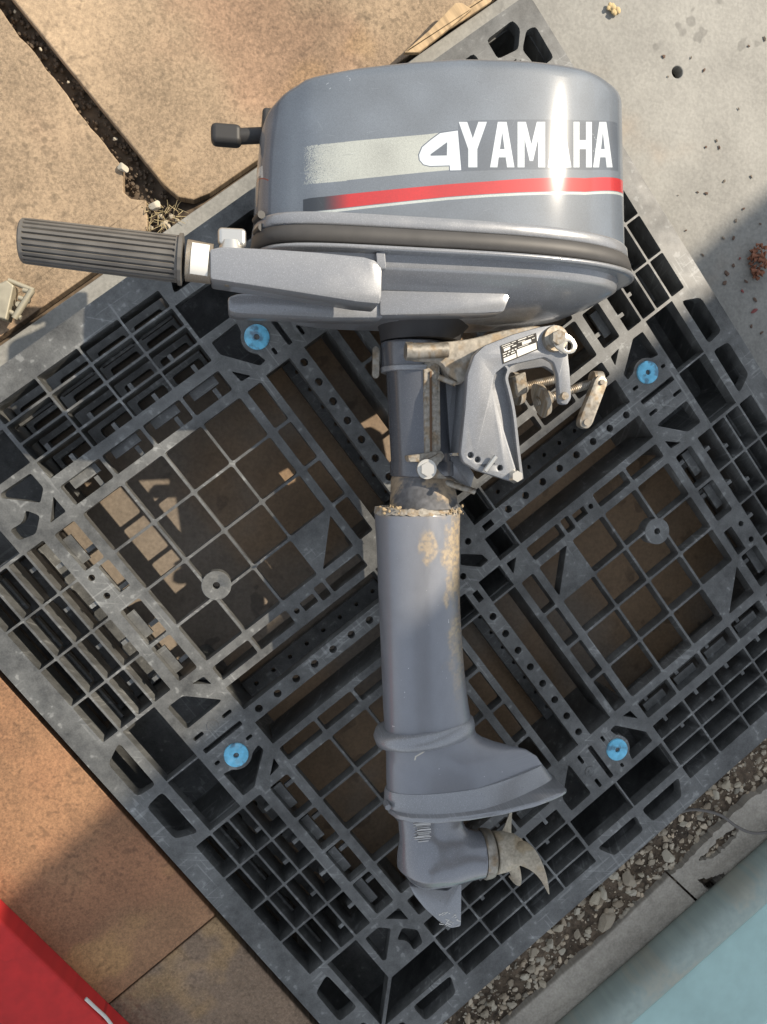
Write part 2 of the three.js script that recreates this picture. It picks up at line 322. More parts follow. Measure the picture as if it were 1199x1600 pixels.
  part('trough_walls', tw, plM, pal);
  // nine hollow legs
  const leg = (r) => {
    const s = roundPoly(r, 0.012), c = [(r[0][0] + r[2][0]) / 2, (r[0][1] + r[2][1]) / 2];
    s.holes.push(roundPoly(r.map(([a, b]) => [a + Math.sign(c[0] - a) * 0.0035, b + Math.sign(c[1] - b) * 0.0035]), 0.010, THREE.Path));
    part('leg', [planarUV(slab(s, -0.0212, 0.1153, 0, 1, 3)), planarUV(slab(roundPoly(r, 0.012), -0.1366, 0.0022, 0, 1, 3))], plM, pal);
  };
  leg(rect(-0.0945, 0.0945, -0.0945, 0.0945));
  for (let k = 0; k < 4; k++) { leg(rect(-0.0935, 0.0935, 0.3535, 0.5350).map(rot(k))); leg(rect(0.3545, 0.5350, 0.3545, 0.5350).map(rot(k))); }
  // bosses of the panels
  for (let k = 0; k < 4; k++) {
    const c = rot(k)([0.274, 0.169]);
    const g = new THREE.LatheGeometry([[0.0048, -0.020], [0.0048, 0.0002], [0.0056, 0.0007], [0.0190, 0.0007], [0.0196, 0.0001], [0.0196, -0.020]].map(p => new THREE.Vector2(...p)), 36);
    g.translate(c[0], 0, c[1]); part('boss', planarUV(toCreasedNormals(g, 0.6)), plM, pal);
    const s = rot(k)([-0.022, 0.395]);
    const q = new THREE.LatheGeometry([[0.0, 0.0012], [0.0022, 0.0012], [0.0024, 0.0005], [0.0062, 0.0005], [0.0068, 0.0011], [0.0076, 0.0011], [0.0082, -0.001]].map(p => new THREE.Vector2(...p)), 28);
    q.translate(s[0], 0, s[1]); part('plug', planarUV(toCreasedNormals(q, 0.6)), plM, pal);
  }
  // blue rubber grommets
  const blue = mat({ map: rep(tex(256, 256, (u, v, o) => { const k = 0.8 + 0.55 * (fbm(u * 12, v * 12, 951, 4, 12) - 0.5), s = sstep(0.55, 0.75, fbm(u * 5, v * 5, 955, 4, 5)) * 0.4; const g = 1 - 0.55 * sstep(0.52, 0.72, fbm(u * 9 + 2, v * 9, 957, 4, 9)); o[0] = lerp(0.17, 0.36, s) * k * (0.35 + 0.65 * g); o[1] = lerp(0.56, 0.60, s) * k * g; o[2] = lerp(0.80, 0.72, s) * k * g; }), 12), roughness: 0.55 });
  for (let k = 0; k < 4; k++) {
    const c = rot(k)([0.0306, 0.3963]);
    const g = new THREE.LatheGeometry([[0.0038, -0.004], [0.0038, 0.0030], [0.0046, 0.0036], [0.0150, 0.0036], [0.0162, 0.0030], [0.0166, 0.0012], [0.0166, -0.003]].map(p => new THREE.Vector2(...p)), 40);
    g.translate(c[0], 0, c[1]); const o = part('grommet', planarUV(toCreasedNormals(g, 0.6)), blue, pal);
    if (!k) o.userData.label = 'light blue rubber grommet with a centre hole';
  }
}

// ---------------------------------------------------------------- the outboard motor, lying on its side on the pallet
// local axes: x towards the propeller side, y up, z along the leg away from the cowl
const MO = [0.03342, -0.16478], MU = [0.798, 0.603], MV = [-0.603, 0.798];
const mid = (z) => 0.140 - 0.05 * (z + 0.3);         // height of the motor's centre plane above the deck
function LP(px, py, wl) { let z = 0, x = 0, y = 0; for (let i = 0; i < 6; i++) { y = mid(z) + wl; const [a, b] = pix(px, py, y); x = (a - MO[0]) * MU[0] + (b - MO[1]) * MU[1]; z = (a - MO[0]) * MV[0] + (b - MO[1]) * MV[1]; } return [x, y, z]; }
const mot = group('outboard_motor', 'grey outboard boat motor lying on its side on the black pallet', 'outboard motor');
mot.position.set(MO[0], TOP, MO[1]); mot.rotation.y = -Math.atan2(0.603, 0.798);
const tilt = (g) => { const p = g.attributes.position; for (let i = 0; i < p.count; i++) p.setY(i, p.getY(i) + mid(p.getZ(i))); g.computeVertexNormals(); return g; };
const poly = (pts, wl, r) => roundPoly(pts.map(([x, y]) => { const q = LP(x, y, wl); return [q[0], q[2]]; }), r);
const plate = (pts, wl, depth, r = 0.002, bevel = 0.0015, seg = 2) => { const g = slab(poly(pts, wl, r), wl, depth, bevel, seg, 5); return planarUV(creased(tilt(g))); };
function creased(g, a = 0.5) { return toCreasedNormals(g, a); }
const paintO = { map: rep(flake, 4), roughnessMap: rep(smudge, 6), roughness: 0.44, metalness: 0.25, color: lin(0.33, 0.34, 0.357), clearcoat: 0.6, clearcoatRoughness: 0.14 };
const paint = phys(paintO);
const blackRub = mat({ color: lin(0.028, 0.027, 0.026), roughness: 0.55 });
const greyRub = mat({ color: lin(0.068, 0.064, 0.060), roughness: 0.55, map: rep(smudge, 5) });
const steel = mat({ map: rep(dirtMetal, 6), roughness: 0.5, metalness: 0.6 });
const rustySteel = mat({ map: rep(dirtMetal, 9), roughness: 0.85, metalness: 0.15 });
const bright = mat({ color: lin(0.62, 0.60, 0.55), roughness: 0.32, metalness: 0.85 });

// --- engine cover
const uc = -0.02, uL = -0.1975, uR = 0.2360;
const zRim = LP(700, 343, 0.128)[2];
const prof = (t, dR = 0, dL = 0) => {                // unit section: angle -> [x, half width factor, sign]
  const c = Math.cos(t), s = Math.sin(t), p = c > 0 ? 2.9 : 5.5, L = c > 0 ? uR + dR - uc : uc - (uL + dL);
  const k = Math.pow(Math.pow(Math.abs(c), p) + Math.pow(Math.abs(s), p), -1 / p);
  return [uc + L * c * k, s * k];
};
const topPx = [[398, 205], [404, 178], [420, 152], [445, 135], [480, 120], [560, 107], [640, 98], [720, 93], [830, 94], [890, 96], [925, 98], [948, 102], [975, 108]].map(([x, y]) => { const q = LP(x, y, 0.108); return [q[0], q[2]]; });
const vtop = (x) => { if (x <= topPx[0][0]) return topPx[0][1]; for (let i = 1; i < topPx.length; i++) if (x <= topPx[i][0]) { const t = (x - topPx[i - 1][0]) / (topPx[i][0] - topPx[i - 1][0]); return lerp(topPx[i - 1][1], topPx[i][1], t); } return topPx[topPx.length - 1][1]; };
const W0 = 0.127, draft = 0.055, xCr = LP(474, 260, 0.12)[0], xCr2 = LP(440, 260, 0.11)[0];
const NR = 160;
function cowlRing(s) {                              // s: 0 at the rim, 1 on top
  const shrink = s < 0.9 ? 1 : Math.sqrt(Math.max(0, 1 - Math.pow((s - 0.9) / 0.1, 2))) * 0.22 + 0.78, body = Math.min(s, 0.9) / 0.9;
  const r = [];
  for (let i = 0; i < NR; i++) {
    const t = i / NR * Math.PI * 2; let [x, w] = prof(t, -0.010 * body, 0.006 * body * body);
    const z = lerp(zRim, vtop(x), s < 0.9 ? s : lerp(0.9, 1.0, Math.sin((s - 0.9) / 0.1 * 1.5708)));
    x = uc + (x - uc) * (s < 0.9 ? 1 : 0.95 + 0.05 * (shrink - 0.78) / 0.22); w *= W0 * (1 - draft * body) * shrink;
    const st = 0.0022 * sstep(xCr + 0.002, xCr - 0.002, x) + 0.0016 * sstep(xCr2 + 0.0015, xCr2 - 0.0015, x); w -= Math.sign(w) * Math.min(Math.abs(w), st);
    r.push([x, mid(z) + w, z]);
  }
  return r;
}
const cowlW = (x, z) => { const s = clamp((z - zRim) / (vtop(x) - zRim)) / 0.9, c = x > uc ? (x - uc) / (uR - 0.010 * s - uc) : (uc - x) / (uc - uL), p = x > uc ? 2.9 : 5.5; return W0 * (1 - draft * Math.min(1, s)) * Math.pow(Math.max(0.0, 1 - Math.pow(Math.min(1, c), p)), 1 / p); };
function PC(px, py) { let wl = 0.115; let q; for (let i = 0; i < 12; i++) { q = LP(px, py, wl); wl = lerp(wl, cowlW(q[0], q[2]), 0.5); } return [q[0], q[2]]; }
const cx0 = -0.215, cx1 = 0.245, cz0 = vtop(0.05) - 0.015, cz1 = zRim + 0.012;
{
  const CW = 2048, CH = 1024, cv = document.createElement('canvas'); cv.width = CW; cv.height = CH;
  const c = cv.getContext('2d');
  const X = ([x, z]) => [(x - cx0) / (cx1 - cx0) * CW, (z - cz0) / (cz1 - cz0) * CH];
  const path = (pts) => { c.beginPath(); pts.forEach((p, i) => { const q = X(PC(...p)); i ? c.lineTo(...q) : c.moveTo(...q); }); c.closePath(); };
  c.fillStyle = 'rgb(128,133,140)'; c.fillRect(0, 0, CW, CH);
  // silver band printed as fine dots that thin out towards the front
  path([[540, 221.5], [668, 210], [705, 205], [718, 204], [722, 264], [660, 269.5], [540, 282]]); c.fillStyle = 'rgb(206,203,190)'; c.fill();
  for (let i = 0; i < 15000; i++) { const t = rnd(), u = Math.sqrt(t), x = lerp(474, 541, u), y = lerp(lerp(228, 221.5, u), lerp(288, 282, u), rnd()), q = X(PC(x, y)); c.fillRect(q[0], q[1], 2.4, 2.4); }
  // dark ground of the lettering
  path([[716, 190], [745, 188], [800, 187], [860, 187], [920, 188.5], [965, 192], [967, 268], [920, 266], [860, 265], [800, 265], [722, 268], [716, 200]]); c.fillStyle = 'rgb(104,110,119)'; c.fill();
  // the numeral
  const four = [[715.6, 204], [721, 266], [703.5, 266.5], [703, 258.5], [672, 259.5], [662, 257], [656, 250], [655, 242], [660, 230], [673, 219], [688, 208]];
  path(four); c.lineWidth = 9; c.lineJoin = 'round'; c.strokeStyle = 'rgb(92,99,112)'; c.stroke(); c.fillStyle = 'rgb(255,255,252)'; c.fill();
  path([[699, 222], [673, 241], [673, 243.5], [698.5, 243]]); c.fillStyle = 'rgb(104,110,119)'; c.fill();
  // letters
  c.fillStyle = 'rgb(255,255,252)';
  const T = 190.5, B = 261.5;
  const letter = (x0, x1, strokes) => strokes.forEach((s) => { path(s.map(([u, v]) => [lerp(x0, x1, u), lerp(T, B, v)])); c.fill(); });
  const Y = [[[0, 0], [0.30, 0], [0.5, 0.36], [0.70, 0], [1, 0], [0.66, 0.60], [0.66, 1], [0.34, 1], [0.34, 0.60]]];
  const A = [[[0.32, 0], [0.68, 0], [1, 1], [0.70, 1], [0.5, 0.22], [0.30, 1], [0, 1]], [[0.28, 0.60], [0.72, 0.60], [0.76, 0.78], [0.24, 0.78]]];
  const M = [[[0, 0], [0.30, 0], [0.5, 0.50], [0.70, 0], [1, 0], [1, 1], [0.75, 1], [0.75, 0.36], [0.56, 0.86], [0.44, 0.86], [0.25, 0.36], [0.25, 1], [0, 1]]];
  const Hh = [[[0, 0], [0.32, 0], [0.32, 0.40], [0.68, 0.40], [0.68, 0], [1, 0], [1, 1], [0.68, 1], [0.68, 0.60], [0.32, 0.60], [0.32, 1], [0, 1]]];
  letter(717, 761, Y); letter(766, 804, A); letter(809, 852, M); letter(856, 893, A); letter(896.5, 925, Hh); letter(927, 957.5, A);
  // red stripe, dark towards the front, white line under it
  const upper = [[474, 311], [520, 306], [580, 299.5], [640, 293.5], [700, 288], [763, 283.5], [810, 280], [856, 278], [915, 278.5], [975, 282]], lower = [[474, 332], [520, 327], [580, 320], [640, 313.5], [700, 307.5], [763, 303], [810, 300.5], [856, 299], [915, 299.5], [975, 302]];
  const g2 = c.createLinearGradient(X(PC(505, 320))[0], 0, X(PC(545, 320))[0], 0); g2.addColorStop(0, 'rgb(52,58,66)'); g2.addColorStop(1, 'rgb(226,28,36)');
  path([...upper, ...lower.slice().reverse()]); c.fillStyle = g2; c.fill();
  path([...lower.map(([x, y]) => [x, y + 1]), ...lower.slice().reverse().map(([x, y]) => [x, y + 5])]); c.fillStyle = 'rgb(222,222,212)'; c.fill();
  path([...lower.map(([x, y]) => [x, y + 6]), ...lower.slice().reverse().map(([x, y]) => [x, y + 8])]); c.fillStyle = 'rgb(128,134,142)'; c.fill();
  // small numeral and red line on the front face
  path([[402, 257], [411, 254], [412, 274], [408, 275], [408, 270], [401, 270]]); c.fillStyle = 'rgb(235,235,230)'; c.fill();
  path([[399, 280], [420, 278], [420, 280], [399, 282.5]]); c.fillStyle = 'rgb(170,60,55)'; c.fill();
  // scuffs
  c.strokeStyle = 'rgba(235,236,238,0.8)'; c.lineWidth = 2.2;
  for (const [x, y, n] of [[458, 128, 7], [540, 122, 3], [512, 136, 2], [930, 215, 6], [934, 235, 5]]) for (let i = 0; i < n; i++) { const p = X(PC(x + rr(-9, 9), y + rr(-5, 5))); c.beginPath(); c.moveTo(...p); c.lineTo(p[0] + rr(-12, 12), p[1] + rr(-9, 9)); c.stroke(); }
  for (let i = 0; i < 90; i++) { const p = [rnd() * CW, rnd() * CH], a = rr(-0.6, 0.6) + (rnd() < 0.3 ? 1.5 : 0), l = rr(6, 60); c.strokeStyle = rnd() < 0.6 ? 'rgba(205,208,212,0.30)' : 'rgba(70,74,80,0.35)'; c.lineWidth = rr(0.8, 1.8); c.beginPath(); c.moveTo(...p); c.lineTo(p[0] + Math.cos(a) * l, p[1] + Math.sin(a) * l); c.stroke(); }
  // metal flake and fine dirt
  const im = c.getImageData(0, 0, CW, CH), d = im.data;
  for (let j = 0; j < CH; j++) for (let i = 0; i < CW; i++) { const k = (j * CW + i) * 4, n = 1 + (hash(i >> 1, j >> 1, 71) - 0.5) * 0.17 + (fbm(i / 160, j / 160, 73, 2) - 0.5) * 0.16; d[k] *= n; d[k + 1] *= n; d[k + 2] *= n; }
  c.putImageData(im, 0, 0);
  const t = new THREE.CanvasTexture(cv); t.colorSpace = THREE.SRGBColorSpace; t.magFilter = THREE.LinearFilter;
  const rings = []; for (let i = 0; i <= 22; i++) rings.push(cowlRing(i / 22 * 0.9)); for (let i = 1; i <= 8; i++) rings.push(cowlRing(0.9 + 0.1 * i / 8));
  { const e = rings[rings.length - 1]; for (const [k, dz] of [[0.93, 0.004], [0.8, 0.008], [0.6, 0.012], [0.35, 0.014], [0.1, 0.015]]) rings.push(e.map(([x, y, z]) => [uc + (x - uc) * lerp(1, k, 0.75), mid(z) + (y - mid(z)) * k, z - dz])); }
  const g = loft(rings, true), p = g.attributes.position, uv = g.attributes.uv;
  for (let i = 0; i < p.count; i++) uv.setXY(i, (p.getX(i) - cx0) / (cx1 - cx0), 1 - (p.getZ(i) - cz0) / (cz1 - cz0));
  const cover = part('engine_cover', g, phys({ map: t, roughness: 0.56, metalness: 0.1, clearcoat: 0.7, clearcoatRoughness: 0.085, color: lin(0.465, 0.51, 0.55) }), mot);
  cover.userData.label = 'grey engine cover with YAMAHA lettering, red stripe and numeral 4'.replace('YAMAHA', 'white');
  // starter pull grip in the front face
  const q = LP(354, 212, 0.01), n = LP(398, 210, 0.01);
  const pull = part('starter_grip', box(q[0], q[1], q[2], 0.033, 0.020, 0.0215, 0.006), blackRub, mot);
  part('grip_neck', rod([q[0] + 0.012, q[1], q[2]], [n[0] + 0.012, n[1], n[2]], 0.0085, 0.0085), blackRub, pull);
  part('grip_recess_shade', box(n[0] + 0.016, n[1], n[2] - 0.002, 0.016, 0.05, 0.036, 0.004), blackRub, pull);  // black box, its colour stands in for shade inside the grip recess
  for (const [x, y] of [[404, 336], [405, 356]]) { const v = LP(x, y, 0.1); part('vent_hole_shade', rod([v[0] - 0.002, v[1] - 0.02, v[2]], [v[0] + 0.003, v[1] + 0.002, v[2]], 0.004, 0.004, 12), blackRub, cover); }  // black discs painted as the shade inside two vent holes
}
const ringAt = (z, dW, dR, dL, n = 120) => { const r = []; for (let i = 0; i < n; i++) { const [x, w] = prof(i / n * Math.PI * 2, dR, dL); r.push([x, mid(z) + w * (W0 + dW), z]); } return r; };
const pz = (py, wl = 0.12) => LP(700, py, wl)[2];
part('cover_flange', loft([ringAt(zRim - 0.001, 0.0005, 0.0005, -0.0005), ringAt(zRim + 0.002, 0.003, 0.003, -0.003), ringAt(zRim + 0.010, 0.0038, 0.004, -0.003), ringAt(zRim + 0.0115, 0.001, 0.002, 0)], true), paint, mot);
part('rubber_seal', loft([ringAt(zRim + 0.0115, 0.000, 0.001, 0.001), ringAt(zRim + 0.0125, 0.004, 0.005, -0.004), ringAt(zRim + 0.020, 0.0055, 0.008, -0.005), ringAt(zRim + 0.027, 0.0050, 0.010, -0.005), ringAt(zRim + 0.0285, 0.001, 0.006, 0)], true), greyRub, mot);
const zP = zRim + 0.0295;
part('pan_rim', loft([ringAt(zP, 0.002, 0.008, 0), ringAt(zP + 0.0005, 0.0055, 0.012, -0.003), ringAt(zP + 0.0045, 0.0060, 0.013, -0.003), ringAt(zP + 0.0055, 0.001, 0.008, 0.002)], true), paint, mot);
part('lower_pan', loft([ringAt(zP + 0.0050, -0.008, -0.004, 0.010), ringAt(zP + 0.016, -0.010, -0.006, 0.012), ringAt(zP + 0.020, -0.011, -0.012, 0.016), ringAt(zP + 0.030, -0.028, -0.030, 0.022), ringAt(zP + 0.042, -0.048, -0.060, 0.032), ringAt(zP + 0.052, -0.070, -0.110, 0.047), ringAt(zP + 0.057, -0.090, -0.150, 0.07)], true), paint, mot);
part('front_bracket', plate([[356, 464], [372, 458], [440, 456], [600, 462], [600, 497], [520, 497], [370, 490], [357, 486]], 0.088, 0.040, 0.004, 0.003), paint, mot);
part('side_bracket', plate([[594, 453], [790, 458], [797, 463], [788, 487], [760, 489], [594, 493]], 0.092, 0.035, 0.003, 0.002), paint, mot);
part('pan_lug', plate([[588, 394], [602, 393], [604, 420], [590, 420]], 0.128, 0.03, 0.001, 0.001), paint, mot);

// --- tiller
{
  const tl = part('tiller_arm', plate([[328, 389], [346, 385], [430, 389], [500, 394], [570, 401], [588, 407], [597, 420], [597, 460], [594, 475], [560, 472], [440, 453], [329, 436]], 0.168, 0.044, 0.0025, 0.0022, 2), paint, mot);
  const a = LP(34, 376, 0.147), b = LP(286, 406, 0.147), c = LP(292, 407, 0.147), e = LP(332, 413, 0.147);
  const A = new THREE.Vector3(...a), B = new THREE.Vector3(...b), D = B.clone().sub(A), len = D.length(); D.normalize();
  const s1 = new THREE.Vector3(0, 1, 0).cross(D).normalize(), s2 = D.clone().cross(s1);
  const rings = [], n = 192;
  const ring = (t, r, fl) => { const o = []; for (let i = 0; i < n; i++) { const th = i / n * Math.PI * 2, f = Math.cos(th * 24), k = r - fl * (f < -0.25 ? 0.0022 : 0) ; const p = A.clone().addScaledVector(D, t * len).addScaledVector(s1, k * Math.cos(th)).addScaledVector(s2, k * Math.sin(th)); o.push([p.x, p.y, p.z]); } return o; };
  rings.push(ring(0, 0.011, 0), ring(0.002, 0.0182, 0), ring(0.012, 0.0196, 0), ring(0.03, 0.0199, 0), ring(0.036, 0.0199, 1), ring(0.5, 0.0208, 1), ring(0.95, 0.0214, 1), ring(0.957, 0.0214, 0), ring(0.972, 0.0216, 0), ring(0.976, 0.0236, 0), ring(0.998, 0.0238, 0), ring(1.002, 0.0210, 0));
  const grip = part('throttle_grip', creased(loft(rings, true), 0.6), mat({ color: lin(0.15, 0.14, 0.125), roughness: 0.5, map: rep(smudge, 8) }), mot);
  grip.userData.label = 'ribbed black rubber throttle grip';
  const col = part('tiller_tube', rod(c, e, 0.0190, 0.0182, 40), steel, mot);
  const st = (() => {                                // paper sticker wrapped round the tube
    const C = new THREE.Vector3(...LP(300, 408, 0.147)), E = new THREE.Vector3(...LP(327, 412, 0.147)), up = new THREE.Vector3(0.15, 1, 0.1), ax = E.clone().sub(C).normalize(); up.addScaledVector(ax, -up.dot(ax)).normalize(); const sd = ax.clone().cross(up), pos = [], uv = [], id = [];
    for (let j = 0; j < 2; j++) for (let i = 0; i <= 20; i++) { const t = lerp(-0.85, 0.75, i / 20), r = 0.0197, P = (j ? E : C).clone().addScaledVector(up, r * Math.cos(t)).addScaledVector(sd, r * Math.sin(t)); pos.push(P.x, P.y, P.z); uv.push(i / 20, j); }
    for (let i = 0; i < 20; i++) id.push(i, i + 1, 22 + i, i, 22 + i, 21 + i);
    const g = new THREE.BufferGeometry(); g.setAttribute('position', new THREE.Float32BufferAttribute(pos, 3)); g.setAttribute('uv', new THREE.Float32BufferAttribute(uv, 2)); g.setIndex(id); g.computeVertexNormals(); return g;
  })();
  part('sticker', st, mat({ color: lin(0.72, 0.70, 0.64), roughness: 0.6 }), col);
  const k = LP(363, 372, 0.15), k2 = LP(361, 384, 0.15);
  const knob = part('friction_knob', [box(k[0], k[1], k[2], 0.026, 0.012, 0.017, 0.004), rod([k2[0], k2[1], k2[2] - 0.004], [k2[0], k2[1], k2[2] + 0.008], 0.009, 0.013, 24)], bright, tl);
  const bl = LP(360, 442, 0.15); part('bolt', rod([bl[0], bl[1], bl[2] - 0.006], [bl[0], bl[1], bl[2] + 0.003], 0.0075, 0.006, 6), steel, tl);
}

// --- leg
const ell = (py, xl, xr, t, o = {}) => {              // a closed section of the leg at the photograph's row py
  const L = LP(xl, py, 0), R = LP(xr, py, 0), z = (L[2] + R[2]) / 2, c = (R[0] - L[0]) / 2, m = (R[0] + L[0]) / 2, r = [];
  for (let i = 0; i < 72; i++) {
    const th = i / 72 * Math.PI * 2, co = Math.cos(th), si = Math.sin(th), p = o.p || 2.4, k = Math.pow(Math.pow(Math.abs(co), p) + Math.pow(Math.abs(si), p), -1 / p);
    const X = co * k, taper = 1 - (o.tail ?? 0.25) * Math.max(0, X) ** 1.2;
    r.push([m + c * X, mid(z) + t * si * k * taper, z + (o.slope || 0) * c * X]);
  }
  return r;
};
const dirtyPaint = (() => {                          // paint with crusted brown salt and mud along the upper and rear edges of the leg
  const [x0, , z0] = LP(585, 795, 0), [x1, , z1] = LP(760, 1275, 0);
  const scr = [[[650, 1190], [651, 1184]], [[651, 1184], [660, 1177]], [[660, 1177], [668, 1170]], [[668, 1170], [671, 1162]]].map(l => l.map(([x, y]) => LP(x, y, 0.038)));
  const spots = [[LP(668, 850, 0.04), 0.010, 0.019], [LP(706, 880, 0.03), 0.012, 0.055]];
  const t = tex(512, 1024, (u, v, o) => {
    const x = lerp(x0 - 0.01, x1 + 0.02, u), z = lerp(z0 - 0.005, z1 + 0.01, 1 - v);
    const n = fbm(x * 90, z * 60, 1001, 4), n2 = fbm(x * 300, z * 300, 1011, 3), f = hash(Math.floor(u * 512), Math.floor(v * 1024), 3);
    const xr = LPR(z), e = xr - x;
    let d = sstep(0.022, 0.006, e + (n - 0.5) * 0.030) * sstep(0.34, 0.18, z + (n - 0.5) * 0.12) * 0.9 + sstep(0.012, 0.0, z - z0 + (n - 0.5) * 0.012) * 0.6;
    for (const [s, a, b] of spots) d += sstep(1.2, 0.7, Math.hypot((x - s[0]) / a, (z - s[2]) / b) + (n - 0.5) * 1.5) * 0.75;
    d = clamp(d) * (0.55 + 0.45 * sstep(0.3, 0.6, n2));
    const k = 0.9 + (f - 0.5) * 0.1 + (n - 0.5) * 0.12;
    o[0] = lerp(0.205 * k, 0.36 * (0.6 + n2 * 0.7), d); o[1] = lerp(0.214 * k, 0.285 * (0.6 + n2 * 0.7), d); o[2] = lerp(0.236 * k, 0.19 * (0.6 + n2 * 0.7), d);
    for (const [p, q] of scr) { const dx = q[0] - p[0], dz = q[2] - p[2], tt = clamp(((x - p[0]) * dx + (z - p[2]) * dz) / (dx * dx + dz * dz)); if (Math.hypot(x - p[0] - dx * tt, z - p[2] - dz * tt) < 0.0005 + 0.0005 * n2) { o[0] = 0.48; o[1] = 0.45; o[2] = 0.37; } }
    if (fbm(x * 260, z * 260, 1021, 2) > 0.93) o[0] = o[1] = o[2] = 0.5;
  }, true, false);
  function LPR(z) { return z < 0.25 ? 0.0495 : 0.0495 + (z - 0.25) * 0.12; }
  return { m: phys({ map: t, roughness: 0.5, roughnessMap: rep(smudge, 5), metalness: 0.2, clearcoat: 0.6, clearcoatRoughness: 0.2 }), uv: (g) => { const p = g.attributes.position, a = g.attributes.uv; for (let i = 0; i < p.count; i++) a.setXY(i, (p.getX(i) - x0 + 0.01) / (x1 - x0 + 0.03), 1 - (p.getZ(i) - z0 + 0.005) / (z1 - z0 + 0.015)); return g; } };
})();
const legStations = [[801, 588, 716, 0.043], [803, 587, 717, 0.045], [850, 590, 716, 0.0445], [900, 592, 716, 0.044], [950, 594, 717, 0.043], [1000, 596, 720, 0.042], [1050, 598, 724, 0.041], [1100, 600, 730, 0.040], [1140, 602, 737, 0.039]];
part('leg_housing', dirtyPaint.uv(loft(legStations.map(a => ell(...a)), true)), dirtyPaint.m, mot);
part('leg_top_crust', (() => { const g = loft([ell(792, 588, 714, 0.042), ell(801.5, 586, 717, 0.0455)].map((r, j) => r.map(([x, y, z]) => [x + rr(-0.001, 0.001), y + rr(-0.001, 0.001), z + rr(-0.0015, 0.0015)])), true); return planarUV(g); })(), rustySteel, mot);
part('leg_collar', loft([ell(1127, 600, 733, 0.039, { slope: -0.10 }), ell(1131, 588, 738, 0.045, { slope: -0.10 }), ell(1140, 585, 740, 0.047, { slope: -0.10 }), ell(1149, 588, 740, 0.0455, { slope: -0.10 }), ell(1153, 600, 738, 0.040, { slope: -0.10 })], true), paint, mot);
part('lower_housing', dirtyPaint.uv(loft([[1136, 602, 738, 0.039], [1150, 602, 744, 0.039], [1158, 603, 755, 0.039], [1166, 603, 775, 0.039], [1173, 604, 800, 0.039], [1179, 604, 822, 0.039], [1190, 604, 838, 0.039], [1205, 604, 848, 0.040], [1222, 605, 852, 0.041], [1236, 605, 856, 0.043]].map(([a, b, c, d]) => ell(a, b, c, d, { tail: 0.25 + 0.55 * clamp((c - 738) / 90), p: 2.2 })), true)), dirtyPaint.m, mot);
{ // anti-ventilation plate
  const z0 = LP(740, 1236, 0)[2], hw = [[604, 0.016], [612, 0.034], [630, 0.048], [665, 0.060], [710, 0.066], [760, 0.066], [810, 0.060], [838, 0.052], [856, 0.045], [865, 0.039], [866, 0.037]].map(([x, w]) => [LP(x, 1238, 0)[0], w]);
  const rings = []; const out = [...hw.map(([x, w]) => [x, w]), ...hw.slice().reverse().map(([x, w]) => [x, -w])];
  for (const [dz, k] of [[0, 0.985], [0.0012, 1], [0.0050, 1], [0.0062, 0.985]]) rings.push(out.map(([x, w]) => { const z = z0 + dz - (x - 0.05) * 0.075; return [0.06 + (x - 0.06) * k, mid(z) + w * k, z]; }));
  part('anti_ventilation_plate', creased(loft(rings, true), 0.9), paint, mot);
  // fillet rib that runs along the root of the plate
  const rr2 = [[1212, 603, 846, 0.0415], [1217, 601, 850, 0.0455], [1234, 601, 862, 0.055], [1240, 603, 864, 0.058]].map(([a, b, c, d]) => ell(a, b, c, d, { tail: 0.55, p: 2.1, slope: -0.075 }));
  part('plate_root', loft(rr2, true), paint, mot);
}
for (const [x, y, w] of [[606, 1260, 0.020]]) { const b = LP(x, y, w); part('housing_bolt', rod([b[0], b[1] - 0.01, b[2]], [b[0], b[1] + 0.003, b[2]], 0.0045, 0.004, 6), paint, mot); }
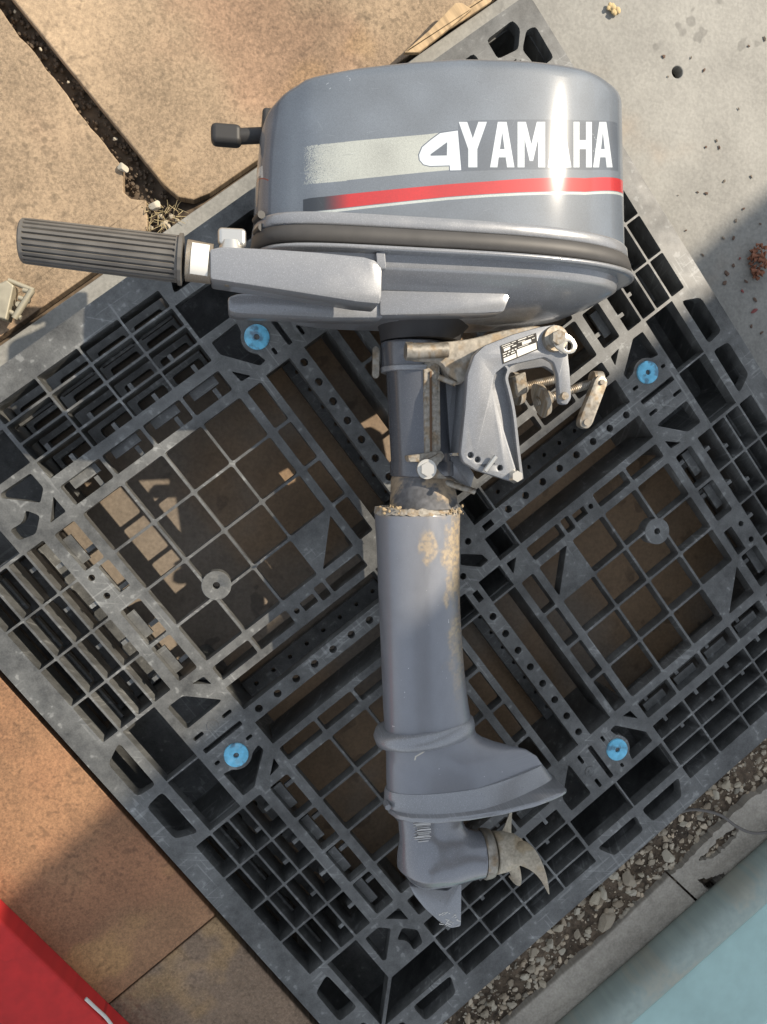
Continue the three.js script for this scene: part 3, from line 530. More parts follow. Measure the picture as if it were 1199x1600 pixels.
{ // gearcase
  const gc = phys({ ...paintO, roughness: 0.28, clearcoat: 0.8, clearcoatRoughness: 0.26, color: lin(0.26, 0.268, 0.29) });
  const c0 = LP(634, 1346, 0), c1 = LP(752, 1346, 0), R = 0.0365, tp = [], n = 56;
  const st = [[-0.002, 0.02], [0.004, 0.42], [0.012, 0.66], [0.022, 0.84], [0.034, 0.95], [0.048, 1.0], [0.066, 1.0], [0.080, 0.96], [0.090, 0.90], [0.096, 0.86]];
  const L = c1[0] - c0[0];
    const gear = part('gearcase', (() => {                // strut and torpedo flow into one smooth casting
    const N = 84, S = 0.085, mc = new MarchingCubes(N, new THREE.MeshBasicMaterial(), false, false, 120000), h = N / 2;
    const a0 = LP(622, 1270, 0)[0], a1 = LP(722, 1270, 0)[0], sx = (a0 + a1) / 2, sa = (a1 - a0) / 2, CX = (c0[0] + c1[0]) / 2 + 0.004, CZ = c0[2] - 0.028;
    for (let k = 0; k < N; k++) for (let j = 0; j < N; j++) for (let i = 0; i < N; i++) {
      const x = CX + (i - h) / h * S, y = (j - h) / h * S, z = CZ + (k - h) / h * S;
      const tz = clamp((z - (c0[2] - 0.06)) / 0.06), mx = sx + 0.006 * tz, ta = 1 - 0.25 * Math.max(0, (x - mx) / sa);
      const e = Math.hypot((x - mx) / sa, y / (0.027 * Math.max(0.4, ta))), d1 = Math.max((e - 1) * 0.027, z - c0[2] - 0.004, (c0[2] - 0.082) - z);
      const px = clamp(x, c0[0] + R * 0.85, c1[0]), tt = (px - c0[0]) / L, rad = R * (1 - 0.16 * sstep(0.5, 1, tt)), d2 = Math.max(Math.hypot(x - px, y, z - c0[2]) - rad, x - c1[0]);
      const kk = 0.018, q = clamp(0.5 + 0.5 * (d2 - d1) / kk), d = lerp(d2, d1, q) - kk * q * (1 - q);
      mc.field[i + j * N + k * N * N] = -d;
    }
    mc.isolation = 0; mc.update();
    const ct = mc.count, P = [], Q = [], U = [];
    for (let i = 0; i < ct; i++) { const x = CX + mc.positionArray[3 * i] * S, z = CZ + mc.positionArray[3 * i + 2] * S; P.push(x, mid(z) + mc.positionArray[3 * i + 1] * S, z); Q.push(mc.normalArray[3 * i], mc.normalArray[3 * i + 1], mc.normalArray[3 * i + 2]); U.push(x, z); }
    const g = new THREE.BufferGeometry(); g.setAttribute('position', new THREE.Float32BufferAttribute(P, 3)); g.setAttribute('normal', new THREE.Float32BufferAttribute(Q, 3)); g.setAttribute('uv', new THREE.Float32BufferAttribute(U, 2)); return g;
  })(), gc, mot);
  const skeg = plate([[640, 1384], [700, 1392], [722, 1372], [721, 1448], [704, 1451], [686, 1440], [664, 1420], [648, 1400]], 0.006, 0.012, 0.004, 0.002);
  const sk = part('skeg', skeg, paint, mot), chips = [];
  for (let i = 0; i < 26; i++) { const a = LP(rr(688, 718), rr(1425, 1447), 0.006), l = rr(0.001, 0.007), g = box(0, 0, 0, l, 0.0005, rr(0.0004, 0.0012)); g.rotateY(rr(-0.5, 0.9)); g.translate(a[0], a[1] + 0.0001, a[2]); chips.push(g); }
  part('scraped_paint', chips, bright, sk);
  // scraped patch of bare metal
  const scr = []; for (let i = 0; i < 26; i++) { const a = LP(rr(646, 656), 1272 + i * 1.7 + rr(-1, 1), 0.0268), len = rr(0.012, 0.030); scr.push(box(a[0] + len / 2, a[1] - 0.0012 , a[2], len, 0.0022, rr(0.0004, 0.0011))); }
  part('scraped_paint', scr, mat({ color: lin(0.55, 0.54, 0.52), roughness: 0.5, metalness: 0.4 }), gear);
  const tail = []; const hubR = [[0.096, 0.86], [0.098, 0.90], [0.104, 0.88], [0.108, 0.84], [0.110, 0.70]]; for (const [d, k] of hubR) { const x = c0[0] + d / 0.096 * L, r = []; for (let i = 0; i < n; i++) { const th = i / n * Math.PI * 2, z = c0[2] + R * k * Math.sin(th); r.push([x, mid(z) + R * k * Math.cos(th), z]); } tail.push(r); }
  part('bearing_carrier', loft(tail, true), steel, mot);
  // propeller
  const prop = part('propeller_hub', (() => { const rs = []; for (const [d, k] of [[0, 0.024], [0.001, 0.027], [0.014, 0.0255], [0.030, 0.021], [0.040, 0.014], [0.043, 0.004]]) { const x = c0[0] + L * 0.112 / 0.096 + d, r = []; for (let i = 0; i < 40; i++) { const th = i / 40 * Math.PI * 2, z = c0[2] + k * Math.sin(th); r.push([x, mid(c0[2]) + k * Math.cos(th), z]); } rs.push(r); } return planarUV(loft(rs, true)); })(), rustySteel, mot);
  const bladeM = mat({ map: rep(tex(512, 512, (u, v, o) => { const a = fbm(u * 8, v * 8, 1101, 4, 8), b = fbm(u * 60, v * 60, 1105, 3, 60), k = 0.85 + (a - 0.5) * 0.5 + (b - 0.5) * 0.5, r = sstep(0.5, 0.75, a); o[0] = k * lerp(0.52, 0.42, r); o[1] = k * lerp(0.46, 0.34, r); o[2] = k * lerp(0.36, 0.23, r); }), 7), roughness: 0.7, metalness: 0.15 });
  prop.material = bladeM;
  const px0 = c0[0] + L * 0.112 / 0.096 + 0.016, pyc = mid(c0[2]), pzc = c0[2];
  for (const phi of [-26, 94, 214]) {
    const rs = [], f0 = phi * Math.PI / 180;
    for (let j = 0; j <= 22; j++) {
      const t = j / 22, r = lerp(0.012, 0.086, t), beta = Math.atan2(0.11, 6.2832 * r), ch = lerp(0.018, 0.0125, Math.min(1, t * 1.4)) * Math.pow(Math.max(0.002, 1 - Math.pow(t, 3.0)), 0.7), th = lerp(0.0030, 0.0008, t), sec = [];
      for (let i = 0; i < 20; i++) {
        const q = i / 20 * Math.PI * 2, s = Math.cos(q) * ch, e = Math.sin(q) * th;
        const tan = s * Math.cos(beta) + e * Math.sin(beta) + 0.052 * Math.pow(t, 2.3), ax = -s * Math.sin(beta) + e * Math.cos(beta), ang = f0 + tan / Math.max(r, 0.02);
        sec.push([px0 + ax + 0.026 * (1 - (1 - t) * (1 - t)), pyc + r * Math.cos(ang), pzc + r * Math.sin(ang)]);
      }
      rs.push(sec);
    }
    part('blade', planarUV(loft(rs, true)), bladeM, prop);
  }
}

// --- swivel tube and clamp bracket
{
  const tubeM = phys({ ...paintO, color: lin(0.13, 0.137, 0.155), roughness: 0.30, clearcoat: 0.5 });
  const cyl = (py, xl, xr, k = 1) => { const L = LP(xl, py, 0), R = LP(xr, py, 0), r = (R[0] - L[0]) / 2 * k, m = (L[0] + R[0]) / 2, z = (L[2] + R[2]) / 2, o = []; for (let i = 0; i < 56; i++) { const th = i / 56 * Math.PI * 2; o.push([m + r * Math.cos(th), mid(z) + r * Math.sin(th), z]); } return o; };
  part('drive_shaft_cover', loft([cyl(494, 560, 770, 0.9), cyl(505, 590, 735), cyl(520, 594, 722), cyl(535, 596, 716)], true), mat({ color: lin(0.03, 0.03, 0.032), roughness: 0.6 }), mot);
  part('swivel_tube', loft([cyl(537, 596, 694), cyl(541, 595, 695), cyl(578, 597, 696), cyl(580, 604, 696), cyl(720, 612, 705), cyl(722, 610, 708), cyl(742, 611, 709), cyl(744, 613, 706)], true), tubeM, mot);
  part('tube_band', loft([cyl(575, 596, 697), cyl(576, 595, 698), cyl(582, 596, 698), cyl(583, 598, 697)], true), paint, mot);
  part('lower_sleeve', planarUV(loft([cyl(743, 614, 704), cyl(748, 612, 708), cyl(775, 611, 712), cyl(793, 610, 714)], true)), mat({ map: rep(tex(512, 512, (u, v, o) => { const a = fbm(u * 8, v * 8, 1301, 4, 8), b = fbm(u * 40, v * 40, 1305, 3, 40), r = sstep(0.45, 0.62, a + (b - 0.5) * 0.3), k = 0.8 + (b - 0.5) * 0.7; o[0] = k * lerp(0.14, 0.33, r); o[1] = k * lerp(0.14, 0.26, r); o[2] = k * lerp(0.145, 0.18, r); }), 5), roughness: 0.75, metalness: 0.2 }), mot);
  { // crumbs of dried mud on the joint
    const cr = []; for (let i = 0; i < 90; i++) { const x = rr(590, 714), p = LP(x, rr(786, 800), 0), sgn = rr(0.0, 0.042); const g = new THREE.IcosahedronGeometry(rr(0.0008, 0.0026), 0); g.scale(rr(0.7, 1.6), 1, 1); g.rotateY(rr(0, 6)); g.translate(p[0], p[1] + sgn, p[2]); cr.push(g); }
    const o = part('mud_crumbs', cr, mat({ color: lin(0.33, 0.25, 0.15), roughness: 1 }), mot); o.userData.kind = 'stuff';
  }
  // seam rib of the bracket over the tube, rusty
  const rib = plate([[662, 566], [688, 560], [690, 700], [684, 718], [664, 716]], 0.040, 0.05, 0.003, 0.003); part('bracket_rib', rib, rustySteel, mot);
  part('rib_seam', plate([[672, 580], [675, 580], [675.5, 705], [673, 705]], 0.0425, 0.006, 0.0004, 0.0004), mat({ color: lin(0.12, 0.07, 0.04), roughness: 1 }), mot);
  part('swivel_bracket', plate([[686, 548], [722, 535], [722, 590], [745, 640], [722, 690], [700, 720], [688, 720]], 0.020, 0.055, 0.003, 0.003), paint, mot);
  // upper arm of the bracket, sandy with dirt
  part('bracket_arm', planarUV(plate([[640, 545], [668, 536], [712, 532], [740, 528], [790, 515], [838, 508], [858, 512], [858, 530], [800, 540], [765, 560], [735, 585], [722, 602], [705, 590], [690, 566], [645, 562]], 0.052, 0.05, 0.006, 0.004)), mat({ map: rep(dirtMetal, 5), roughness: 0.75, metalness: 0.3, color: lin(1.15, 1.15, 1.15) }), mot);
  const pinA = LP(642, 549, 0.056), pinB = LP(700, 547, 0.058);
  const pin = part('pivot_pin', planarUV(rod(pinA, pinB, 0.0095, 0.0085, 20)), steel, mot);
  part('pin_head', planarUV(rod([pinA[0] - 0.006, pinA[1], pinA[2]], [pinA[0] + 0.002, pinA[1], pinA[2]], 0.0105, 0.0105, 6)), steel, pin);
  { const a = LP(685, 589, 0.045), b = LP(712, 600, 0.05); part('stop_screw', planarUV(rod(a, b, 0.0035, 0.0035, 10)), steel, mot); }
  // small lever on the far side of the tube
  part('shift_link', plate([[583, 543], [588, 540], [594, 546], [593, 588], [588, 592], [582, 588]], 0.004, 0.005, 0.004, 0.001), steel, mot);
  // lower lever with bolt
  const lv = part('tilt_lever', plate([[655, 738], [662, 722], [690, 706], [693, 715], [682, 730], [690, 740], [700, 748], [660, 748]], 0.050, 0.012, 0.003, 0.0015), steel, mot);
  { const b = LP(667, 733, 0.053); const bo = part('bolt', planarUV(rod([b[0], b[1] - 0.004, b[2]], [b[0], b[1] + 0.006, b[2]], 0.0085, 0.0085, 6)), bright, lv); part('bolt_washer', planarUV(rod([b[0], b[1] - 0.004, b[2]], [b[0], b[1] + 0.001, b[2]], 0.0115, 0.0115, 24)), bright, lv); }
  part('sleeve_strap', plate([[637, 712], [690, 704], [696, 712], [690, 722], [640, 722]], 0.044, 0.02, 0.002, 0.002), rustySteel, mot);
  part('tilt_rod', planarUV(rod(LP(690, 752, 0.03), LP(742, 768, 0.03), 0.004, 0.004, 10)), steel, mot);
  part('bracket_foot', plate([[700, 712], [722, 712], [742, 742], [736, 764], [700, 742]], 0.020, 0.02, 0.002, 0.002), paint, mot);

  // clamp bracket, camera side and far side
  const outer = [[741, 555], [757, 540], [800, 523], [842, 511], [868, 507], [882, 514], [888, 530], [886, 548], [890, 575], [893, 622], [886, 633], [876, 630], [872, 585], [866, 566], [852, 558], [812, 567], [797, 573], [790, 584], [792, 602], [800, 625], [808, 690], [816, 745], [810, 754], [798, 752], [745, 735], [724, 722], [720, 708], [727, 640], [731, 585]];
  const face = [[741, 555], [757, 540], [800, 523], [842, 511], [868, 507], [882, 514], [888, 530], [886, 548], [890, 575], [893, 622], [886, 633], [876, 630], [872, 585], [866, 566], [852, 558], [812, 567], [790, 571], [774, 584], [770, 605], [783, 655], [806, 730], [812, 748], [806, 754], [798, 752], [745, 735], [724, 722], [720, 708], [727, 640], [731, 585]];
  const clampM = phys({ ...paintO, roughness: 0.55 });
  const near = part('clamp_bracket', (() => {
    const sh = poly(face, 0.085, 0.003); const zc = [[736, 711], [747, 718], [770, 728], [782, 731]];
    for (const [x, y] of zc) { const q = LP(x, y, 0.085); sh.holes.push(roundPoly(circ(q[0], q[2], 0.0032, 14), 0, THREE.Path)); }
    return [planarUV(creased(tilt(slab(sh, 0.085, 0.012, 0.002, 2, 5)))), plate([...outer], 0.0725, 0.010, 0.003, 0.0008)];
  })(), clampM, mot);
  // lip along the throat of the bracket
  const lipL = [[790, 571], [795, 577], [792, 590], [797, 612], [803, 640], [810, 700], [816, 748]];
  part('throat_lip', (() => { const p = lipL.map(([x, y]) => LP(x, y, 0.082)); const cv = new THREE.CatmullRomCurve3(p.map(q => new THREE.Vector3(...q))); const rs = []; for (let i = 0; i <= 30; i++) { const c = cv.getPoint(i / 30); rs.push([[c.x - 0.0016, c.y, c.z], [c.x + 0.0016, c.y, c.z], [c.x + 0.0016, c.y - 0.05, c.z], [c.x - 0.0016, c.y - 0.05, c.z]]); } return creased(loft(rs, true), 0.6); })(), clampM, near);
  part('side_wall', plate([[741, 555], [757, 540], [760, 545], [745, 560], [736, 590], [732, 640], [726, 706], [720, 708], [727, 640], [731, 585]], 0.0628, 0.045, 0.001, 0.0005), clampM, near);
  { // printed data plate
    const cv = document.createElement('canvas'); cv.width = 512; cv.height = 384; const c = cv.getContext('2d');
    c.fillStyle = '#2a2723'; c.fillRect(0, 0, 512, 384); c.fillStyle = '#d6d3ca';
    c.fillRect(20, 20, 120, 14); c.fillRect(160, 20, 60, 14); c.fillRect(250, 16, 120, 20); c.fillRect(390, 20, 80, 14); c.fillRect(30, 60, 150, 16); c.fillRect(40, 92, 90, 56); c.fillRect(160, 104, 60, 20); c.fillRect(250, 70, 100, 12); c.fillRect(300, 92, 130, 70); c.fillRect(446, 90, 40, 16); c.fillRect(20, 180, 60, 18); c.fillRect(96, 176, 30, 26); c.fillRect(146, 178, 26, 26); c.fillRect(190, 178, 26, 26); c.fillRect(240, 176, 150, 12); c.fillRect(20, 226, 40, 22); c.fillRect(76, 228, 30, 22); c.fillRect(130, 228, 60, 22); c.fillRect(20, 276, 180, 84); c.fillRect(216, 216, 280, 146);
    c.fillStyle = '#2a2723'; for (let i = 0; i < 40; i++) c.fillRect(20 + rnd() * 460, 16 + rnd() * 180, 4 + rnd() * 14, 3); 
    const t = new THREE.CanvasTexture(cv); t.colorSpace = THREE.SRGBColorSpace;
    const q = [[782, 540], [838, 520], [841, 546], [786, 569]].map(([x, y]) => LP(x, y, 0.0858));
    const g = new THREE.BufferGeometry(); g.setAttribute('position', new THREE.Float32BufferAttribute([q[0], q[3], q[2], q[0], q[2], q[1]].flat(), 3)); g.setAttribute('uv', new THREE.Float32BufferAttribute([0, 1, 0, 0, 1, 0, 0, 1, 1, 0, 1, 1], 2)); g.computeVertexNormals();
    part('data_plate', g, mat({ map: t, roughness: 0.4, metalness: 0.3 }), near).userData.label = 'black printed data plate with white fields';
  }
  // tilt bolt with ring
  const tb = LP(868, 529, 0.088);
  const bolt = part('tilt_bolt', planarUV(rod([tb[0], tb[1] - 0.004, tb[2]], [tb[0], tb[1] + 0.003, tb[2]], 0.015, 0.014, 28)), steel, near);
  part('nut', planarUV(rod([tb[0], tb[1] + 0.002, tb[2]], [tb[0], tb[1] + 0.011, tb[2]], 0.0085, 0.0085, 6)), rustySteel, bolt);
  { const c = LP(886, 542, 0.092); const sh = roundPoly([[860, 520], [872, 516], [893, 526], [902, 540], [897, 552], [884, 554], [866, 544]].map(([x, y]) => { const q = LP(x, y, 0.09); return [q[0], q[2]]; }), 0.006), h = LP(887, 541, 0.09); sh.holes.push(roundPoly(circ(h[0], h[2], 0.0052, 16), 0, THREE.Path)); part('eyelet', planarUV(creased(tilt(slab(sh, 0.0925, 0.004, 0.0008, 2, 5)))), bright, bolt); }
  { const b = LP(806, 744, 0.088); part('bolt', planarUV(rod([b[0], b[1] - 0.006, b[2]], [b[0], b[1] + 0.006, b[2]], 0.0085, 0.0065, 6)), bright, near); }
  { const b = LP(882, 619, 0.087); part('rivet', planarUV(rod([b[0], b[1] - 0.006, b[2]], [b[0], b[1] + 0.003, b[2]], 0.005, 0.0042, 14)), rustySteel, near); }
  part('tilt_pin', planarUV(rod(LP(775, 713, 0.092), LP(758, 736, 0.092), 0.0028, 0.0028, 10)), bright, near);
  // far clamp bracket
  part('clamp_bracket', plate([[745, 565], [800, 540], [842, 528], [868, 522], [886, 535], [890, 575], [892, 625], [880, 628], [872, 585], [852, 572], [812, 578], [800, 585], [803, 625], [808, 690], [812, 740], [745, 730], [726, 712], [733, 640]], -0.045, 0.012, 0.003, 0.0015), clampM, mot);
  // clamp screws with pads and folding handles
  const screw = (x0, y0, x1, y1, wl, padX, padY, handle) => {
    const a = LP(x0, y0, wl), b = LP(x1, y1, wl), A = new THREE.Vector3(...a), B = new THREE.Vector3(...b), D = B.clone().sub(A), L = D.length(); D.normalize();
    const s1 = new THREE.Vector3(0, 1, 0).cross(D).normalize(), s2 = D.clone().cross(s1), rings = [], n = 20, M = Math.round(L / 0.0008);
    for (let j = 0; j <= M; j++) { const o = []; for (let i = 0; i < n; i++) { const th = i / n * Math.PI * 2, r = 0.0052 + 0.0006 * Math.cos(j / M * L / 0.0024 * 6.2832 - th); const p = A.clone().addScaledVector(D, j / M * L).addScaledVector(s1, r * Math.cos(th)).addScaledVector(s2, r * Math.sin(th)); o.push([p.x, p.y, p.z]); } rings.push(o); }
    const sc = part('clamp_screw', planarUV(loft(rings, true)), steel, mot);
    const pd = new THREE.Vector3(...LP(padX, padY, wl)); const e = pd.clone().addScaledVector(D, 0.004), e0 = pd.clone().addScaledVector(D, -0.003);
    part('pressure_pad', planarUV(rod([e0.x, e0.y, e0.z], [e.x, e.y, e.z], 0.0215, 0.0195, 36)), rustySteel, sc);
    part('pad_boss', planarUV(rod([e.x, e.y, e.z], [e.x + D.x * 0.008, e.y + D.y * 0.008, e.z + D.z * 0.008], 0.009, 0.008, 20)), rustySteel, sc);
    return sc;
  };
  const sc = screw(838, 628, 930, 597, 0.030, 846, 625);
  const hd = part('screw_handle', (() => { const g1 = plate([[935, 586], [946, 588], [951, 597], [926, 664], [918, 671], [906, 666], [906, 656], [930, 594]], 0.048, 0.012, 0.005, 0.002); return planarUV(g1); })(), steel, sc);
  { const k = LP(932, 594, 0.034); part('handle_eye', planarUV(rod([k[0] - 0.006, k[1], k[2]], [k[0] + 0.006, k[1], k[2]], 0.011, 0.011, 20)), steel, sc); const h = LP(917, 660, 0.049); part('handle_rivet', rod([h[0], h[1] - 0.002, h[2]], [h[0], h[1] + 0.0012, h[2]], 0.0042, 0.004, 12), rustySteel, hd); const h2 = LP(941, 597, 0.049); part('handle_rivet', rod([h2[0], h2[1] - 0.002, h2[2]], [h2[0], h2[1] + 0.0012, h2[2]], 0.0034, 0.003, 12), rustySteel, hd); }
  screw(812, 606, 880, 590, -0.02, 808, 607);
  part('screw_nut_block', plate([[800, 590], [822, 580], [826, 612], [808, 622]], 0.02, 0.03, 0.003, 0.002), rustySteel, mot);
}

// ---------------------------------------------------------------- gravel strip, stones, slab, teal edge, red panel
const Wv = ([x, z]) => new THREE.Vector2(x, z);
{ // stony soil between pallet and building
  const z0 = 0.575, z1 = 0.80, nx = 190, nz = 34, g = new THREE.PlaneGeometry(2.6, z1 - z0, nx, nz); g.rotateX(-Math.PI / 2); g.translate(0.3, 0, (z0 + z1) / 2);
  const p = g.attributes.position; for (let i = 0; i < p.count; i++) { const x = p.getX(i), z = p.getZ(i); p.setY(i, 0.0 + 0.022 * (fbm(x * 14, z * 14, 1401, 4) - 0.5) + 0.010 * (fbm(x * 60, z * 60, 1405, 3) - 0.5)); }
  g.computeVertexNormals(); uvS(g, 0.5);
  struct('gravel_bed', g, mat({ map: soilT, roughness: 1, bumpMap: grainBump, bumpScale: 0.002 }), 'brown stony soil between the pallet and the concrete slab');
}
const stoneM = [[0.46, 0.40, 0.30], [0.40, 0.34, 0.255], [0.33, 0.27, 0.195], [0.52, 0.47, 0.37], [0.26, 0.18, 0.14]].map((c, i) => mat({ map: rep(tex(128, 128, (u, v, o) => { const k = 0.85 + 0.7 * (fbm(u * 6, v * 6, 1500 + i, 4, 6) - 0.5); o[0] = c[0] * k; o[1] = c[1] * k; o[2] = c[2] * k; }), 14), roughness: 0.95 }));
function stoneGeo(s, sub = 2) {
  const g = new THREE.IcosahedronGeometry(1, sub), p = g.attributes.position, cuts = Array.from({ length: 13 }, () => { const v = new THREE.Vector3(rr(-1, 1), rr(-1, 1), rr(-1, 1)).normalize(); return [v, rr(0.5, 0.82)]; }), v = new THREE.Vector3();
  for (let i = 0; i < p.count; i++) { v.fromBufferAttribute(p, i); for (const [n, d] of cuts) { const e = v.dot(n) - d; if (e > 0) v.addScaledVector(n, -e); } p.setXYZ(i, v.x, v.y, v.z); }
  g.scale(s, s * 0.62, s * 0.8); g.computeVertexNormals(); return planarUV(toCreasedNormals(g, 0.35));
}
const stoneV = Array.from({ length: 8 }, () => stoneGeo(1));
{
  // stones that show singly: [px, py, radius px]
  const big = [[947, 1441, 22], [931, 1407, 17], [875, 1452, 12], [960, 1370, 13], [984, 1376, 17], [1046, 1340, 15], [1138, 1227, 11], [1156, 1228, 8], [1122, 1244, 9], [912, 1412, 9], [958, 1426, 9], [905, 1428, 8], [945, 1398, 11], [1022, 1350, 9], [836, 1492, 11], [832, 1516, 10], [822, 1530, 9], [992, 1398, 9], [968, 1416, 10], [1016, 1328, 8], [1040, 1302, 9], [1072, 1290, 8], [1060, 1262, 8], [1108, 1262, 8], [1150, 1190, 9], [1176, 1170, 8], [1190, 1190, 7], [862, 1478, 9], [880, 1490, 8], [905, 1462, 9], [922, 1456, 8], [850, 1540, 8], [800, 1540, 8], [788, 1560, 8], [770, 1572, 8], [760, 1588, 9], [812, 1560, 7], [990, 1340, 8], [1005, 1370, 7], [1086, 1236, 8]];
  const z = (py) => py;
  for (const [x, y, r] of big) {
    const [a, b] = G(x, y, 0.012), s = r / 1000 * 1.05, o = top('stone', stoneV[Math.floor(rnd() * 8)], stoneM[Math.floor(rnd() * 4)], 'pale grey-brown stone lying loose in the gravel strip', 'stone', { group: 'loose stones in the gravel strip' });
    o.scale.set(s, s * rr(0.7, 1.1), s * rr(0.8, 1.1)); o.rotation.set(rr(-0.3, 0.3), rr(0, 6.28), rr(-0.3, 0.3)); o.position.set(a, 0.004 + s * 0.25, b);
  }
  big[0];
  // the gravel nobody could count
  const N = 5200, geoS = stoneGeo(1, 1);
  const m = new THREE.InstancedMesh(geoS, mat({ color: 0xffffff, roughness: 0.95, map: stoneM[1].map }), N), d = new THREE.Object3D(), c = new THREE.Color();
  for (let i = 0; i < N; i++) {
    const x = rr(-0.65, 0.75), z = 0.582 + Math.pow(rnd(), 1.0) * 0.19, s = 0.0016 + 0.0075 * Math.pow(rnd(), 3.2);
    d.position.set(x, 0.022 * (fbm(x * 14, z * 14, 1401, 4) - 0.5) + s * 0.2, z); d.rotation.set(rr(-0.5, 0.5), rr(0, 6.28), rr(-0.5, 0.5)); d.scale.set(s * rr(0.8, 1.4), s * rr(0.7, 1.2), s); d.updateMatrix(); m.setMatrixAt(i, d.matrix);
    const k = rr(0.65, 1.7), w = rr(-0.06, 0.06); c.setRGB(k * (1 + w), k, k * (1 - w)); m.setColorAt(i, c);
  }
  sh(m); m.name = 'gravel'; m.userData = { kind: 'stuff', label: 'small brown gravel in the strip beside the pallet', category: 'gravel' }; scene.add(m);
}
{ // concrete slab with a broken end
  const H = 0.014, A = [[700, 1680], [800, 1592], [950, 1462], [1040, 1376], [1046, 1369], [1112, 1432], [925, 1600], [820, 1700]].map(p => G(...p, H));
  const cm = mat({ map: concreteT, roughness: 0.95, bumpMap: grainBump, bumpScale: 0.0012 });
  top('concrete_slab', uvS(slab(roundPoly(A, 0.004), H, 0.06, 0.003), 0.7), cm, 'dirty grey concrete slab between the gravel and the teal edge', 'concrete slab');
  const B = []; const edge = [[1048, 1367], [1075, 1346], [1100, 1318], [1120, 1298], [1140, 1278], [1170, 1250], [1199, 1232], [1300, 1140], [1400, 1240], [1260, 1330], [1199, 1362], [1160, 1394], [1116, 1430]];
  for (let i = 0; i < edge.length; i++) { const a = edge[i], b = edge[(i + 1) % edge.length]; const n = i < 6 ? 5 : 1; for (let k = 0; k < n; k++) B.push(G(lerp(a[0], b[0], k / n) + (k ? rr(-2, 2) : 0), lerp(a[1], b[1], k / n) + (k ? rr(-2, 2) : 0), H - 0.002)); }
  const s = roundPoly(B, 0.0005);
  const jag = (pts) => { const o = []; pts.forEach((a, i) => { const b = pts[(i + 1) % pts.length]; for (let k = 0; k < 6; k++) o.push(G(lerp(a[0], b[0], k / 6) + rr(-2.2, 2.2), lerp(a[1], b[1], k / 6) + rr(-2.2, 2.2), H)); }); return roundPoly(o, 0.0003, THREE.Path); };
  s.holes.push(jag([[1092, 1346], [1116, 1342], [1130, 1330], [1150, 1312], [1156, 1296], [1150, 1294], [1130, 1306], [1108, 1330]]), jag([[1090, 1376], [1112, 1372], [1132, 1364], [1140, 1372], [1126, 1386], [1136, 1402], [1130, 1408], [1112, 1396]]), jag([[1158, 1348], [1180, 1336], [1192, 1322], [1195, 1330], [1180, 1350], [1168, 1372], [1160, 1370]]));
  top('concrete_slab', uvS(slab(s, H - 0.002, 0.05, 0.0), 0.7, 0.3, 0.2), cm, 'broken end piece of concrete slab with jagged holes under the cable', 'concrete slab');
}
{ // painted steel edge and panel
  const tealT = tex(512, 512, (u, v, o) => { const a = fbm(u * 7, v * 7, 1601, 5, 7), b = fbm(u * 60, v * 60, 1605, 3, 60), k = 0.9 + (a - 0.5) * 0.35 + (b - 0.5) * 0.12; o[0] = 0.34 * k; o[1] = 0.50 * k; o[2] = 0.475 * k; });
  const railT = tex(512, 512, (u, v, o) => { const a = fbm(u * 6, v * 6, 1701, 5, 6), b = fbm(u * 50, v * 50, 1705, 4, 50), d = 0.55 * sstep(0.40, 0.75, a + (b - 0.5) * 0.4), k = 0.9 + (b - 0.5) * 0.25; o[0] = k * lerp(0.30, 0.34, d); o[1] = k * lerp(0.36, 0.31, d); o[2] = k * lerp(0.33, 0.24, d); });
  const a0 = G(880, 1640, 0.07), a1 = G(1260, 1305, 0.07), b0 = G(985, 1640, 0.06), b1 = G(1290, 1335, 0.06);
  const dir = new THREE.Vector2(a1[0] - a0[0], a1[1] - a0[1]).normalize(), nor = new THREE.Vector2(-dir.y, dir.x); if (nor.y < 0) nor.negate();
  const wdt = 0.58 * Math.abs((b0[0] - a0[0]) * nor.x + (b0[1] - a0[1]) * nor.y), rings = [];
  for (let j = 0; j <= 40; j++) { const t = lerp(-1.2, 1.6, j / 40), r = []; for (let i = 0; i < 24; i++) { const th = i / 24 * Math.PI * 2, c = Math.cos(th), q = Math.sin(th), k = Math.pow(Math.pow(Math.abs(c), 3) + Math.pow(Math.abs(q), 3), -1 / 3); const off = wdt / 2 + wdt / 2 * c * k; r.push([a0[0] + dir.x * t + nor.x * off, 0.042 + 0.034 * q * k, a0[1] + dir.y * t + nor.y * off]); } rings.push(r); }
  const te = group('painted_steel_panel', 'teal painted steel panel with a dirty rounded edge beside the concrete slab', 'panel');
  const rl = part('edge_rail', uvS(loft(rings, true), 0.4), mat({ map: railT, roughness: 0.7 }), te);
  const q0 = [a0[0] + nor.x * (wdt + 0.004), a0[1] + nor.y * (wdt + 0.004)];
  const pnl = [[-1.2, 0], [1.6, 0], [1.6, 1.0], [-1.2, 1.0]].map(([t, n]) => [q0[0] + dir.x * t + nor.x * n, q0[1] + dir.y * t + nor.y * n]);
  part('panel_face', uvS(slab(roundPoly(pnl, 0.004), 0.058, 0.03, 0.003), 0.8), mat({ map: tealT, roughness: 0.6 }), te);
}
